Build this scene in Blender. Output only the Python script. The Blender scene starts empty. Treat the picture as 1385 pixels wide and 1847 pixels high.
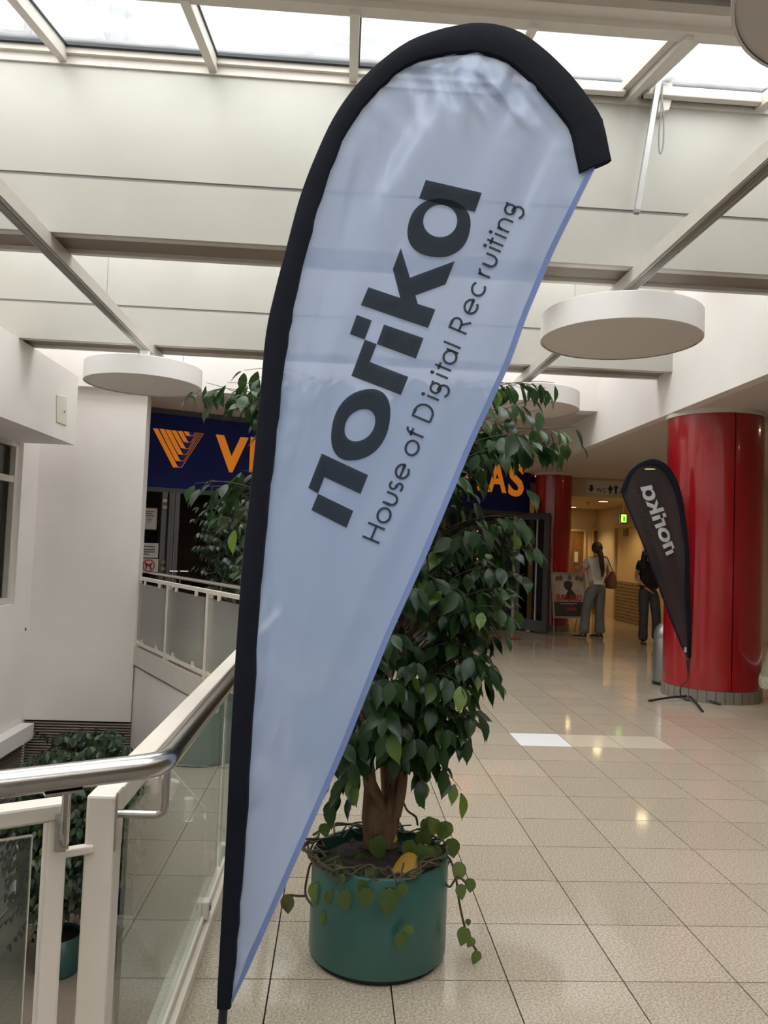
import bpy, bmesh, math, random
from mathutils import Vector, Matrix, noise
from mathutils.geometry import tessellate_polygon

# ------------------------------------------------------------------ camera, world, exposure
scene = bpy.context.scene
COL = scene.collection
F, CX, CY, H = 1398.0, 692.5, 923.5, 1.45
YAW, PITCH, ROLL = (math.radians(a) for a in (3.2, 2.725, 2.2))
FWD = Vector((math.sin(YAW) * math.cos(PITCH), math.cos(YAW) * math.cos(PITCH), math.sin(PITCH)))
_r0 = Vector((math.cos(YAW), -math.sin(YAW), 0))
_u0 = _r0.cross(FWD)
RIGHT = _r0 * math.cos(ROLL) + _u0 * math.sin(ROLL)
UP = _u0 * math.cos(ROLL) - _r0 * math.sin(ROLL)
CAM = Vector((0, 0, H))

cd = bpy.data.cameras.new('camera')
cam = bpy.data.objects.new('camera', cd)
COL.objects.link(cam)
cd.sensor_fit = 'HORIZONTAL'
cd.sensor_width = 36.0
cd.lens = F / 1385.0 * 36.0
cd.clip_start = 0.02
cam.matrix_world = Matrix(((RIGHT.x, UP.x, -FWD.x, CAM.x), (RIGHT.y, UP.y, -FWD.y, CAM.y),
                           (RIGHT.z, UP.z, -FWD.z, CAM.z), (0, 0, 0, 1)))
scene.camera = cam

world = bpy.data.worlds.new('overcast_sky')
scene.world = world
world.use_nodes = True
_nt = world.node_tree
_bg = _nt.nodes['Background']
_tc = _nt.nodes.new('ShaderNodeTexCoord')
_sep = _nt.nodes.new('ShaderNodeSeparateXYZ')
_mr = _nt.nodes.new('ShaderNodeMapRange')
_mr.inputs['From Min'].default_value = 0.0
_mr.inputs['From Max'].default_value = 1.0
_mr.inputs['To Min'].default_value = 0.45
_mr.inputs['To Max'].default_value = 1.0
_nt.links.new(_tc.outputs['Generated'], _sep.inputs[0])
_nt.links.new(_sep.outputs['Z'], _mr.inputs['Value'])
_mu = _nt.nodes.new('ShaderNodeVectorMath')
_mu.operation = 'SCALE'
_mu.inputs[0].default_value = (1.0, 0.972, 0.93)
_gr = _nt.nodes.new('ShaderNodeMapRange')          # below the horizon lies dull ground, not sky
_gr.inputs['From Min'].default_value = -0.05
_gr.inputs['From Max'].default_value = 0.0
_gr.inputs['To Min'].default_value = 0.3
_gr.inputs['To Max'].default_value = 1.0
_nt.links.new(_sep.outputs['Z'], _gr.inputs['Value'])
_gm = _nt.nodes.new('ShaderNodeMath')
_gm.operation = 'MULTIPLY'
_nt.links.new(_mr.outputs[0], _gm.inputs[0])
_nt.links.new(_gr.outputs[0], _gm.inputs[1])
_nt.links.new(_gm.outputs[0], _mu.inputs['Scale'])
_nt.links.new(_mu.outputs[0], _bg.inputs['Color'])
_bg.inputs['Strength'].default_value = 7.0

scene.view_settings.view_transform = 'Standard'
scene.view_settings.look = 'None'
scene.view_settings.exposure = 0.12
scene.view_settings.gamma = 1.0
scene.view_settings.use_curve_mapping = False
cy = scene.cycles
cy.use_denoising = True
cy.max_bounces = 8
cy.diffuse_bounces = 4
cy.glossy_bounces = 3
cy.transparent_max_bounces = 16
cy.use_adaptive_sampling = True
cy.adaptive_threshold = 0.04
cy.sample_clamp_indirect = 6.0
cy.caustics_reflective = False
cy.caustics_refractive = False

# ------------------------------------------------------------------ picture <-> place
def ray(x, y):
    return FWD + RIGHT * ((x - CX) / F) - UP * ((y - CY) / F)
def P(x, y, d):
    return CAM + ray(x, y) * d
def onx(x, y, X):
    r = ray(x, y); return CAM + r * (X / r.x)
def ony(x, y, Y):
    r = ray(x, y); return CAM + r * (Y / r.y)
def onz(x, y, Z):
    r = ray(x, y); return CAM + r * ((Z - H) / r.z)
def onplane(x, y, p0, n):
    r = ray(x, y); return CAM + r * ((p0 - CAM).dot(n) / r.dot(n))
def proj(p):
    v = Vector(p) - CAM
    z = v.dot(FWD)
    return (CX + F * v.dot(RIGHT) / z, CY - F * v.dot(UP) / z, z)

# ------------------------------------------------------------------ materials
MATS = {}
def mat(name, color, rough=0.5, metal=0.0, spec=0.5, noise_amt=0.0, noise_scale=8.0, color2=None, bump=0.0,
        bump_scale=60.0, coat=0.0, emit=None, emit_strength=0.0, rand=0.0, stretch=None, coat_rough=0.05, rough2=None):
    if name in MATS:
        return MATS[name]
    m = bpy.data.materials.new(name)
    m.use_nodes = True
    nt = m.node_tree
    b = nt.nodes['Principled BSDF']
    b.inputs['Roughness'].default_value = rough
    b.inputs['Metallic'].default_value = metal
    b.inputs['Specular IOR Level'].default_value = spec
    b.inputs['Coat Weight'].default_value = coat
    b.inputs['Coat Roughness'].default_value = coat_rough
    col = (*color, 1)
    b.inputs['Base Color'].default_value = col
    src = None
    tc = nt.nodes.new('ShaderNodeTexCoord')
    vec = tc.outputs['Object']
    if stretch:
        mp = nt.nodes.new('ShaderNodeMapping')
        mp.inputs['Scale'].default_value = stretch
        nt.links.new(vec, mp.inputs[0]); vec = mp.outputs[0]
    if noise_amt > 0 or color2:
        n = nt.nodes.new('ShaderNodeTexNoise')
        n.inputs['Scale'].default_value = noise_scale
        n.inputs['Detail'].default_value = 6
        nt.links.new(vec, n.inputs['Vector'])
        mx = nt.nodes.new('ShaderNodeMix'); mx.data_type = 'RGBA'
        c2 = color2 if color2 else tuple(max(0, c * (1 - noise_amt)) for c in color)
        mx.inputs['A'].default_value = col
        mx.inputs['B'].default_value = (*c2, 1)
        rr = nt.nodes.new('ShaderNodeMapRange')
        rr.inputs['From Min'].default_value = 0.35; rr.inputs['From Max'].default_value = 0.65
        nt.links.new(n.outputs['Fac'], rr.inputs['Value'])
        nt.links.new(rr.outputs[0], mx.inputs['Factor'])
        src = mx.outputs['Result']
        if rough2 is not None:
            r2 = nt.nodes.new('ShaderNodeMapRange')
            r2.inputs['To Min'].default_value = rough; r2.inputs['To Max'].default_value = rough2
            nt.links.new(n.outputs['Fac'], r2.inputs['Value'])
            nt.links.new(r2.outputs[0], b.inputs['Roughness'])
    if rand > 0:
        oi = nt.nodes.new('ShaderNodeObjectInfo')
        ge = nt.nodes.new('ShaderNodeNewGeometry')
        ad = nt.nodes.new('ShaderNodeMath'); ad.operation = 'ADD'
        nt.links.new(oi.outputs['Random'], ad.inputs[0]); nt.links.new(ge.outputs['Random Per Island'], ad.inputs[1])
        fr = nt.nodes.new('ShaderNodeMath'); fr.operation = 'FRACT'
        nt.links.new(ad.outputs[0], fr.inputs[0])
        hv = nt.nodes.new('ShaderNodeHueSaturation')
        r3 = nt.nodes.new('ShaderNodeMapRange')
        r3.inputs['To Min'].default_value = 1 - rand; r3.inputs['To Max'].default_value = 1 + rand
        nt.links.new(fr.outputs[0], r3.inputs['Value'])
        nt.links.new(r3.outputs[0], hv.inputs['Value'])
        hv.inputs['Color'].default_value = col
        if src: nt.links.new(src, hv.inputs['Color'])
        src = hv.outputs[0]
    if src:
        nt.links.new(src, b.inputs['Base Color'])
    if bump > 0:
        n2 = nt.nodes.new('ShaderNodeTexNoise')
        n2.inputs['Scale'].default_value = bump_scale
        n2.inputs['Detail'].default_value = 4
        nt.links.new(vec, n2.inputs['Vector'])
        bp = nt.nodes.new('ShaderNodeBump')
        bp.inputs['Strength'].default_value = bump
        bp.inputs['Distance'].default_value = 0.01
        nt.links.new(n2.outputs['Fac'], bp.inputs['Height'])
        nt.links.new(bp.outputs[0], b.inputs['Normal'])
    if emit:
        b.inputs['Emission Color'].default_value = (*emit, 1)
        b.inputs['Emission Strength'].default_value = emit_strength
    MATS[name] = m
    return m

def glass_mat(name, tint=(1, 1, 1), refl_rough=0.0, haze=0.0, haze_col=(0.9, 0.92, 0.94), ior=1.5, frost_scale=0.0):
    m = bpy.data.materials.new(name)
    m.use_nodes = True
    nt = m.node_tree
    nt.nodes.remove(nt.nodes['Principled BSDF'])
    out = nt.nodes['Material Output']
    tr = nt.nodes.new('ShaderNodeBsdfTransparent'); tr.inputs[0].default_value = (*tint, 1)
    gl = nt.nodes.new('ShaderNodeBsdfGlossy'); gl.inputs['Roughness'].default_value = refl_rough
    lw = nt.nodes.new('ShaderNodeLayerWeight'); lw.inputs['Blend'].default_value = 0.5      # Schlick reflectance, the same for both sides of the pane
    pw = nt.nodes.new('ShaderNodeMath'); pw.operation = 'POWER'; pw.inputs[1].default_value = 5.0
    nt.links.new(lw.outputs['Facing'], pw.inputs[0])
    fr = nt.nodes.new('ShaderNodeMath'); fr.operation = 'MULTIPLY_ADD'; fr.inputs[1].default_value = 0.955; fr.inputs[2].default_value = 0.045
    nt.links.new(pw.outputs[0], fr.inputs[0])
    base = tr.outputs[0]
    if haze > 0:
        tl = nt.nodes.new('ShaderNodeBsdfTranslucent'); tl.inputs[0].default_value = (*haze_col, 1)
        mh = nt.nodes.new('ShaderNodeMixShader'); mh.inputs[0].default_value = haze
        if frost_scale > 0:
            tcn = nt.nodes.new('ShaderNodeTexCoord')
            nz = nt.nodes.new('ShaderNodeTexNoise'); nz.inputs['Scale'].default_value = frost_scale; nz.inputs['Detail'].default_value = 8
            nt.links.new(tcn.outputs['Object'], nz.inputs['Vector'])
            rg = nt.nodes.new('ShaderNodeMapRange')
            rg.inputs['From Min'].default_value = 0.35; rg.inputs['From Max'].default_value = 0.75
            rg.inputs['To Min'].default_value = haze * 0.6; rg.inputs['To Max'].default_value = haze * 1.4
            nt.links.new(nz.outputs['Fac'], rg.inputs['Value'])
            nt.links.new(rg.outputs[0], mh.inputs[0])
        nt.links.new(tr.outputs[0], mh.inputs[1]); nt.links.new(tl.outputs[0], mh.inputs[2])
        base = mh.outputs[0]
    mx = nt.nodes.new('ShaderNodeMixShader')
    nt.links.new(fr.outputs[0], mx.inputs[0]); nt.links.new(base, mx.inputs[1]); nt.links.new(gl.outputs[0], mx.inputs[2])
    nt.links.new(mx.outputs[0], out.inputs['Surface'])
    return m

def cloth_mat(name, color, trans_col, transl=0.4, clear=0.1, rough=0.35, sheen=0.15):
    """thin woven fabric: reflects, lets diffuse light through and is slightly see-through between the threads"""
    m = bpy.data.materials.new(name)
    m.use_nodes = True
    nt = m.node_tree
    b = nt.nodes['Principled BSDF']
    out = nt.nodes['Material Output']
    b.inputs['Base Color'].default_value = (*color, 1)
    b.inputs['Roughness'].default_value = rough
    b.inputs['Specular IOR Level'].default_value = sheen
    tl = nt.nodes.new('ShaderNodeBsdfTranslucent'); tl.inputs[0].default_value = (*trans_col, 1)
    tr = nt.nodes.new('ShaderNodeBsdfTransparent')
    m1 = nt.nodes.new('ShaderNodeMixShader'); m1.inputs[0].default_value = transl
    m2 = nt.nodes.new('ShaderNodeMixShader'); m2.inputs[0].default_value = clear
    nt.links.new(b.outputs[0], m1.inputs[1]); nt.links.new(tl.outputs[0], m1.inputs[2])
    nt.links.new(m1.outputs[0], m2.inputs[1]); nt.links.new(tr.outputs[0], m2.inputs[2])
    nt.links.new(m2.outputs[0], out.inputs['Surface'])
    return m

def leaf_mat(name, dark, light, lime, back, transl=0.25):
    m = bpy.data.materials.new(name)
    m.use_nodes = True
    nt = m.node_tree
    b = nt.nodes['Principled BSDF']
    out = nt.nodes['Material Output']
    oi = nt.nodes.new('ShaderNodeObjectInfo'); ge = nt.nodes.new('ShaderNodeNewGeometry')
    ad = nt.nodes.new('ShaderNodeMath'); ad.operation = 'ADD'
    nt.links.new(oi.outputs['Random'], ad.inputs[0]); nt.links.new(ge.outputs['Random Per Island'], ad.inputs[1])
    fr = nt.nodes.new('ShaderNodeMath'); fr.operation = 'FRACT'; nt.links.new(ad.outputs[0], fr.inputs[0])
    cr = nt.nodes.new('ShaderNodeValToRGB')
    cr.color_ramp.elements[0].color = (*dark, 1)
    cr.color_ramp.elements[1].color = (*lime, 1)
    e = cr.color_ramp.elements.new(0.72); e.color = (*light, 1)
    e = cr.color_ramp.elements.new(0.92); e.color = (*light, 1)
    nt.links.new(fr.outputs[0], cr.inputs[0])
    mx = nt.nodes.new('ShaderNodeMix'); mx.data_type = 'RGBA'
    nt.links.new(ge.outputs['Backfacing'], mx.inputs['Factor'])
    nt.links.new(cr.outputs[0], mx.inputs['A']); 
    mb = nt.nodes.new('ShaderNodeMix'); mb.data_type = 'RGBA'; mb.inputs['Factor'].default_value = 0.6
    nt.links.new(cr.outputs[0], mb.inputs['A']); mb.inputs['B'].default_value = (*back, 1)
    nt.links.new(mb.outputs['Result'], mx.inputs['B'])
    nt.links.new(mx.outputs['Result'], b.inputs['Base Color'])
    b.inputs['Roughness'].default_value = 0.30
    b.inputs['Specular IOR Level'].default_value = 0.45
    tl = nt.nodes.new('ShaderNodeBsdfTranslucent')
    hs = nt.nodes.new('ShaderNodeHueSaturation'); hs.inputs['Value'].default_value = 2.2; hs.inputs['Hue'].default_value = 0.47
    nt.links.new(cr.outputs[0], hs.inputs['Color']); nt.links.new(hs.outputs[0], tl.inputs[0])
    ms = nt.nodes.new('ShaderNodeMixShader'); ms.inputs[0].default_value = transl
    nt.links.new(b.outputs[0], ms.inputs[1]); nt.links.new(tl.outputs[0], ms.inputs[2])
    nt.links.new(ms.outputs[0], out.inputs['Surface'])
    return m

M_wall = mat('white_paint', (0.85, 0.81, 0.775), 0.7, noise_amt=0.04, noise_scale=1.5)
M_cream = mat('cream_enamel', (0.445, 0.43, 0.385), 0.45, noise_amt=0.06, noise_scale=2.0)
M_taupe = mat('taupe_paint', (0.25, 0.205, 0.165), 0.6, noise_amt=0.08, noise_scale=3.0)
M_frame = mat('cream_frame', (0.62, 0.58, 0.52), 0.4, noise_amt=0.05)
M_groove = mat('grey_gasket', (0.25, 0.245, 0.23), 0.7)
M_rubber = mat('black_rubber', (0.02, 0.025, 0.03), 0.5)
M_ceil = mat('ceiling_paint', (0.68, 0.62, 0.57), 0.8)
M_rail = mat('cream_rail_paint', (0.78, 0.72, 0.63), 0.35, noise_amt=0.05, noise_scale=5)
M_steel = mat('brushed_steel', (0.62, 0.60, 0.57), 0.22, metal=1.0, noise_amt=0.1, noise_scale=40, stretch=(1, 12, 12))
M_darksteel = mat('dark_anodised_metal', (0.10, 0.10, 0.105), 0.4, metal=0.6)
M_doormetal = mat('door_metal', (0.16, 0.16, 0.165), 0.4, metal=0.5)
M_alu = mat('grey_aluminium', (0.42, 0.42, 0.41), 0.45, metal=0.5)
M_tile = mat('granite_tile', (0.58, 0.50, 0.395), 0.05, color2=(0.32, 0.265, 0.205), noise_scale=125, bump=0.003, bump_scale=300, rand=0.06, rough2=0.09, spec=0.5)
M_whitetile = mat('white_tile', (0.86, 0.86, 0.86), 0.25)
M_grout = mat('grout', (0.13, 0.11, 0.09), 0.9)
M_lowtile = mat('lower_tile', (0.42, 0.34, 0.27), 0.35, noise_amt=0.15, noise_scale=60, rand=0.05)
M_red = mat('red_lacquer', (0.34, 0.007, 0.012), 0.18, coat=0.6, noise_amt=0.05)
M_plinth = mat('grey_plinth_tile', (0.22, 0.20, 0.17), 0.5, rand=0.12, noise_amt=0.1)
M_slat = mat('brown_slat', (0.36, 0.29, 0.25), 0.5, rand=0.1)
M_pot = mat('teal_pot', (0.028, 0.108, 0.092), 0.33, coat=0.15, noise_amt=0.08, noise_scale=4)
M_soil = mat('dark_soil', (0.035, 0.025, 0.018), 0.95, noise_amt=0.5, noise_scale=60, bump=1.0, bump_scale=90)
M_bark = mat('ficus_bark', (0.27, 0.155, 0.085), 0.75, color2=(0.13, 0.075, 0.04), noise_scale=14, bump=0.6, bump_scale=40, stretch=(2, 2, 0.6))
M_twig = mat('twig_bark', (0.075, 0.055, 0.028), 0.7)
M_vine = mat('vine_stem', (0.055, 0.060, 0.022), 0.6, color2=(0.075, 0.048, 0.03), noise_scale=12)
M_leaf = leaf_mat('ficus_leaf', (0.010, 0.030, 0.012), (0.025, 0.065, 0.016), (0.13, 0.22, 0.03), (0.05, 0.10, 0.04))
M_leaf2 = leaf_mat('ficus_leaf_grey', (0.012, 0.028, 0.016), (0.035, 0.065, 0.03), (0.10, 0.14, 0.03), (0.07, 0.10, 0.06), 0.15)
M_pothos = leaf_mat('pothos_leaf', (0.055, 0.095, 0.025), (0.105, 0.165, 0.04), (0.20, 0.26, 0.07), (0.12, 0.17, 0.06), 0.2)
M_yellow = mat('yellowed_leaf', (0.45, 0.25, 0.02), 0.5)
M_brownleaf = mat('withered_leaf', (0.10, 0.09, 0.035), 0.7)
M_blackcloth = mat('black_sleeve_cloth', (0.008, 0.010, 0.018), 0.75, spec=0.2, bump=0.15, bump_scale=30)
M_black = mat('black_plastic', (0.012, 0.012, 0.013), 0.45)
M_flag = cloth_mat('pale_blue_flag_cloth', (0.47, 0.59, 0.86), (0.47, 0.60, 0.90), 0.42, 0.11, rough=0.26, sheen=0.6)
M_hem = cloth_mat('blue_hem_cloth', (0.30, 0.40, 0.70), (0.3, 0.4, 0.7), 0.35, 0.03)
M_print = cloth_mat('dark_print', (0.010, 0.014, 0.020), (0.20, 0.22, 0.235), 0.42, 0.05, rough=0.5)
M_flag2 = cloth_mat('dark_grey_flag_cloth', (0.050, 0.047, 0.052), (0.07, 0.06, 0.065), 0.3, 0.045, rough=0.5, sheen=0.1)
M_print2 = mat('grey_print', (0.62, 0.62, 0.65), 0.6)
M_print3 = mat('dim_print', (0.075, 0.06, 0.055), 0.7)
M_signblue = mat('blue_sign_face', (0.009, 0.016, 0.14), 0.5, spec=0.2, noise_amt=0.1, noise_scale=2)
M_signbright = mat('bright_blue_infill', (0.004, 0.004, 0.28), 0.4)
M_orange = mat('orange_letter', (0.88, 0.26, 0.015), 0.45, emit=(1.0, 0.30, 0.02), emit_strength=0.25)
M_white = mat('white_lamp_housing', (0.80, 0.78, 0.76), 0.5)
M_lampface = mat('lamp_diffuser_off', (0.70, 0.65, 0.62), 0.6)
M_warm = mat('warm_downlight', (1, 0.9, 0.6), 0.5, emit=(1.0, 0.80, 0.42), emit_strength=16.0)
M_glow = mat('orange_bulb', (1, 0.5, 0.1), 0.5, emit=(1.0, 0.42, 0.05), emit_strength=1.6)
M_exit = mat('green_exit_face', (0.3, 0.9, 0.1), 0.5, emit=(0.5, 1.0, 0.12), emit_strength=1.5)
M_warmwall = mat('warm_wall_paint', (0.62, 0.50, 0.34), 0.7)
M_brown = mat('brown_door_wood', (0.22, 0.10, 0.03), 0.45, noise_amt=0.3, noise_scale=6, stretch=(6, 6, 0.6))
M_beige = mat('beige_door', (0.56, 0.42, 0.22), 0.5)
M_woodslat = mat('wood_lower_panel', (0.22, 0.15, 0.08), 0.5, rand=0.1)
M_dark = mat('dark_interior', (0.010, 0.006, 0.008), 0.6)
M_maroon = mat('maroon_curtain', (0.045, 0.006, 0.010), 0.7)
M_paper = mat('white_paper', (0.55, 0.56, 0.55), 0.6)
M_ink = mat('dark_ink', (0.04, 0.04, 0.04), 0.6)
M_redink = mat('red_ink', (0.55, 0.025, 0.03), 0.6)
M_tinframe = mat('pale_wood_frame', (0.5, 0.38, 0.25), 0.5)
M_poster = mat('poster_print', (0.40, 0.34, 0.30), 0.5, color2=(0.58, 0.52, 0.48), noise_scale=3)
M_posterdark = mat('poster_dark_print', (0.055, 0.042, 0.038), 0.5)
M_bin = mat('bin_steel', (0.36, 0.35, 0.33), 0.35, metal=0.8)
M_skin = mat('skin', (0.50, 0.28, 0.19), 0.5)
M_blouse = mat('white_blouse', (0.60, 0.57, 0.54), 0.8, bump=0.3, bump_scale=25)
M_jeansA = mat('pale_grey_jeans', (0.19, 0.205, 0.215), 0.8, noise_amt=0.15, noise_scale=8)
M_jeansB = mat('dark_blue_jeans', (0.055, 0.06, 0.08), 0.8, noise_amt=0.3, noise_scale=6)
M_tshirt = mat('black_tshirt', (0.008, 0.008, 0.009), 0.85)
M_hair = mat('brown_hair', (0.045, 0.022, 0.012), 0.55, noise_amt=0.4, noise_scale=30, stretch=(6, 6, 1))
M_hairdark = mat('dark_hair', (0.012, 0.008, 0.007), 0.5)
M_bag = mat('brown_leather', (0.22, 0.085, 0.06), 0.5, bump=0.2, bump_scale=12)
M_shoe = mat('dark_shoe', (0.04, 0.025, 0.02), 0.6)
M_sole = mat('pale_sole', (0.5, 0.45, 0.4), 0.6)
M_olive = mat('olive_skirt', (0.20, 0.20, 0.13), 0.8)
M_lace = mat('lace_hem', (0.45, 0.43, 0.34), 0.8, color2=(0.2, 0.2, 0.13), noise_scale=90)
M_facade = mat('pale_facade', (0.155, 0.172, 0.195), 0.8)
M_facadewin = mat('facade_window', (0.25, 0.33, 0.39), 0.3)
M_pipe = mat('grey_downpipe', (0.06, 0.075, 0.095), 0.5)
M_bluewall = mat('blue_paint', (0.008, 0.010, 0.10), 0.5)
M_greenwall = mat('green_paint', (0.01, 0.085, 0.02), 0.5)
M_panel = mat('ivory_panel', (0.70, 0.68, 0.58), 0.5)
M_glassroof = glass_mat('roof_glass', (0.93, 0.95, 0.97), 0.02, 0.11, frost_scale=3.0)
M_glassrail = glass_mat('rail_glass', (0.80, 0.85, 0.82), 0.0, 0.03, haze_col=(0.5, 0.52, 0.5), ior=1.55)
M_glassfar = glass_mat('smoky_rail_glass', (0.70, 0.73, 0.71), 0.0, 0.30, haze_col=(0.75, 0.75, 0.72), ior=1.5)
M_glassdoor = glass_mat('door_glass', (0.35, 0.33, 0.33), 0.0, 0.0)
M_winglass = glass_mat('window_glass', (0.42, 0.42, 0.38), 0.0, 0.0)
M_curtain = mat('grey_curtain', (0.30, 0.28, 0.24), 0.9, noise_amt=0.4, noise_scale=3, stretch=(1, 8, 0.2))

# ------------------------------------------------------------------ shape helpers: each returns (verts, faces)
def box(x0, x1, y0, y1, z0, z1):
    v = [(x, y, z) for x in (x0, x1) for y in (y0, y1) for z in (z0, z1)]
    f = [(0, 1, 3, 2), (4, 6, 7, 5), (0, 4, 5, 1), (2, 3, 7, 6), (0, 2, 6, 4), (1, 5, 7, 3)]
    return [Vector(a) for a in v], f
def obox(c, ax, ay, az, hx, hy, hz):
    c = Vector(c); ax = Vector(ax).normalized(); ay = Vector(ay).normalized(); az = Vector(az).normalized()
    v = [c + ax * (sx * hx) + ay * (sy * hy) + az * (sz * hz) for sx in (-1, 1) for sy in (-1, 1) for sz in (-1, 1)]
    f = [(0, 1, 3, 2), (4, 6, 7, 5), (0, 4, 5, 1), (2, 3, 7, 6), (0, 2, 6, 4), (1, 5, 7, 3)]
    return v, f
def beam_between(a, b, w, h, up=(0, 0, 1)):
    a = Vector(a); b = Vector(b)
    d = (b - a); L = d.length; d.normalize()
    s = d.cross(Vector(up)).normalized(); u = s.cross(d).normalized()
    return obox((a + b) / 2, d, s, u, L / 2, w / 2, h / 2)
def join(*parts):
    V, Fc = [], []
    for v, f in parts:
        o = len(V); V += list(v); Fc += [tuple(i + o for i in q) for q in f]
    return V, Fc
def tube(path, r, n=8, cap=True):
    path = [Vector(p) for p in path]
    rs = r if isinstance(r, (list, tuple)) else [r] * len(path)
    V, Fc = [], []
    prev = None
    for i, p in enumerate(path):
        t = (path[min(i + 1, len(path) - 1)] - path[max(i - 1, 0)])
        if t.length < 1e-9: t = Vector((0, 0, 1))
        t.normalize()
        if prev is None:
            a = Vector((0, 0, 1)) if abs(t.z) < 0.9 else Vector((1, 0, 0))
            s = t.cross(a).normalized()
        else:
            s = (prev - t * prev.dot(t))
            s = s.normalized() if s.length > 1e-6 else t.orthogonal().normalized()
        prev = s
        u = t.cross(s)
        for k in range(n):
            an = 2 * math.pi * k / n
            V.append(p + (s * math.cos(an) + u * math.sin(an)) * rs[i])
    for i in range(len(path) - 1):
        for k in range(n):
            a, b = i * n + k, i * n + (k + 1) % n
            Fc.append((a, b, b + n, a + n))
    if cap:
        Fc.append(tuple(range(n - 1, -1, -1)))
        o = (len(path) - 1) * n
        Fc.append(tuple(range(o, o + n)))
    return V, Fc
def lathe(profile, c=(0, 0, 0), n=32, a0=0.0, a1=2 * math.pi):
    c = Vector(c)
    full = abs(a1 - a0 - 2 * math.pi) < 1e-6
    m = n if full else n + 1
    V, Fc = [], []
    for (r, z) in profile:
        for k in range(m):
            an = a0 + (a1 - a0) * k / n
            V.append(c + Vector((r * math.cos(an), r * math.sin(an), z)))
    for i in range(len(profile) - 1):
        for k in range(n):
            a, b = i * m + k, i * m + (k + 1) % m
            Fc.append((a, b, b + m, a + m))
    return V, Fc
def cyl(c, r, z0, z1, n=32):
    V, Fc = lathe([(r, z0), (r, z1)], c, n)
    return V, Fc + [tuple(range(n - 1, -1, -1)), tuple(range(n, 2 * n))]
def prism(poly, off):
    """poly: list of 3d points (planar), thickness vector off"""
    off = Vector(off); n = len(poly)
    V = [Vector(p) for p in poly] + [Vector(p) + off for p in poly]
    Fc = [tuple(range(n - 1, -1, -1)), tuple(range(n, 2 * n))]
    for i in range(n):
        j = (i + 1) % n
        Fc.append((i, j, j + n, i + n))
    return V, Fc
def smooth_path(pts, n=6):
    pts = [Vector(p) for p in pts]
    out = []
    for i in range(len(pts) - 1):
        p0 = pts[max(i - 1, 0)]; p1 = pts[i]; p2 = pts[i + 1]; p3 = pts[min(i + 2, len(pts) - 1)]
        for k in range(n):
            t = k / n
            out.append(0.5 * ((2 * p1) + (p2 - p0) * t + (2 * p0 - 5 * p1 + 4 * p2 - p3) * t * t + (3 * p1 - p0 - 3 * p2 + p3) * t ** 3))
    out.append(pts[-1])
    return out

# ------------------------------------------------------------------ object helpers
WL = {}      # world location of every object's origin (things are never rotated as parents)
def obj(name, vf, m, parent=None, smooth=False, loc=None, label=None, kind=None, fix=True):
    V, Fc = vf
    o0 = WL[parent] if parent else (Vector(loc) if loc is not None else Vector((0, 0, 0)))
    me = bpy.data.meshes.new(name)
    me.from_pydata([Vector(v) - o0 for v in V], [], Fc)
    if fix:
        bm = bmesh.new(); bm.from_mesh(me)
        bmesh.ops.recalc_face_normals(bm, faces=bm.faces)
        bm.to_mesh(me); bm.free()
    me.materials.append(m)
    if smooth:
        me.polygons.foreach_set('use_smooth', [True] * len(me.polygons))
        me.set_sharp_from_angle(angle=math.radians(40))
    o = bpy.data.objects.new(name, me)
    COL.objects.link(o)
    if parent: o.parent = parent
    else: o.location = o0
    WL[o] = o0
    if label: o['label'] = label
    if kind: o['kind'] = kind
    return o
def thing(name, loc, label, cat, group=None):
    o = bpy.data.objects.new(name, None)
    o.empty_display_size = 0.1
    COL.objects.link(o)
    o.location = loc
    WL[o] = Vector(loc)
    o['label'] = label; o['category'] = cat
    if group: o['group'] = group
    return o
def tag(o, label, cat, group=None):
    o['label'] = label; o['category'] = cat
    if group: o['group'] = group
    return o
def struct(name, vf, m, label, smooth=False, cat=None):
    o = obj(name, vf, m, None, smooth)
    o['kind'] = 'structure'; o['label'] = label; o['category'] = cat or name.split('_')[0]
    return o
def inst(name, me, M, parent):
    """place shared mesh data under a parent with world matrix M"""
    o = bpy.data.objects.new(name, me)
    COL.objects.link(o)
    o.parent = parent
    o.matrix_basis = Matrix.Translation(-WL[parent]) @ M
    WL[o] = WL[parent]
    return o
def mesh_data(name, vf, m, smooth=False):
    me = bpy.data.meshes.new(name)
    me.from_pydata(vf[0], [], vf[1])
    bm = bmesh.new(); bm.from_mesh(me)
    bmesh.ops.recalc_face_normals(bm, faces=bm.faces)
    bm.to_mesh(me); bm.free()
    me.materials.append(m)
    if smooth:
        me.polygons.foreach_set('use_smooth', [True] * len(me.polygons))
        me.set_sharp_from_angle(angle=math.radians(40))
    return me
def bevel(o, w=0.004, seg=2):
    b = o.modifiers.new('bevel', 'BEVEL'); b.width = w; b.segments = seg; b.limit_method = 'ANGLE'; b.angle_limit = math.radians(40)
    return o
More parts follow.
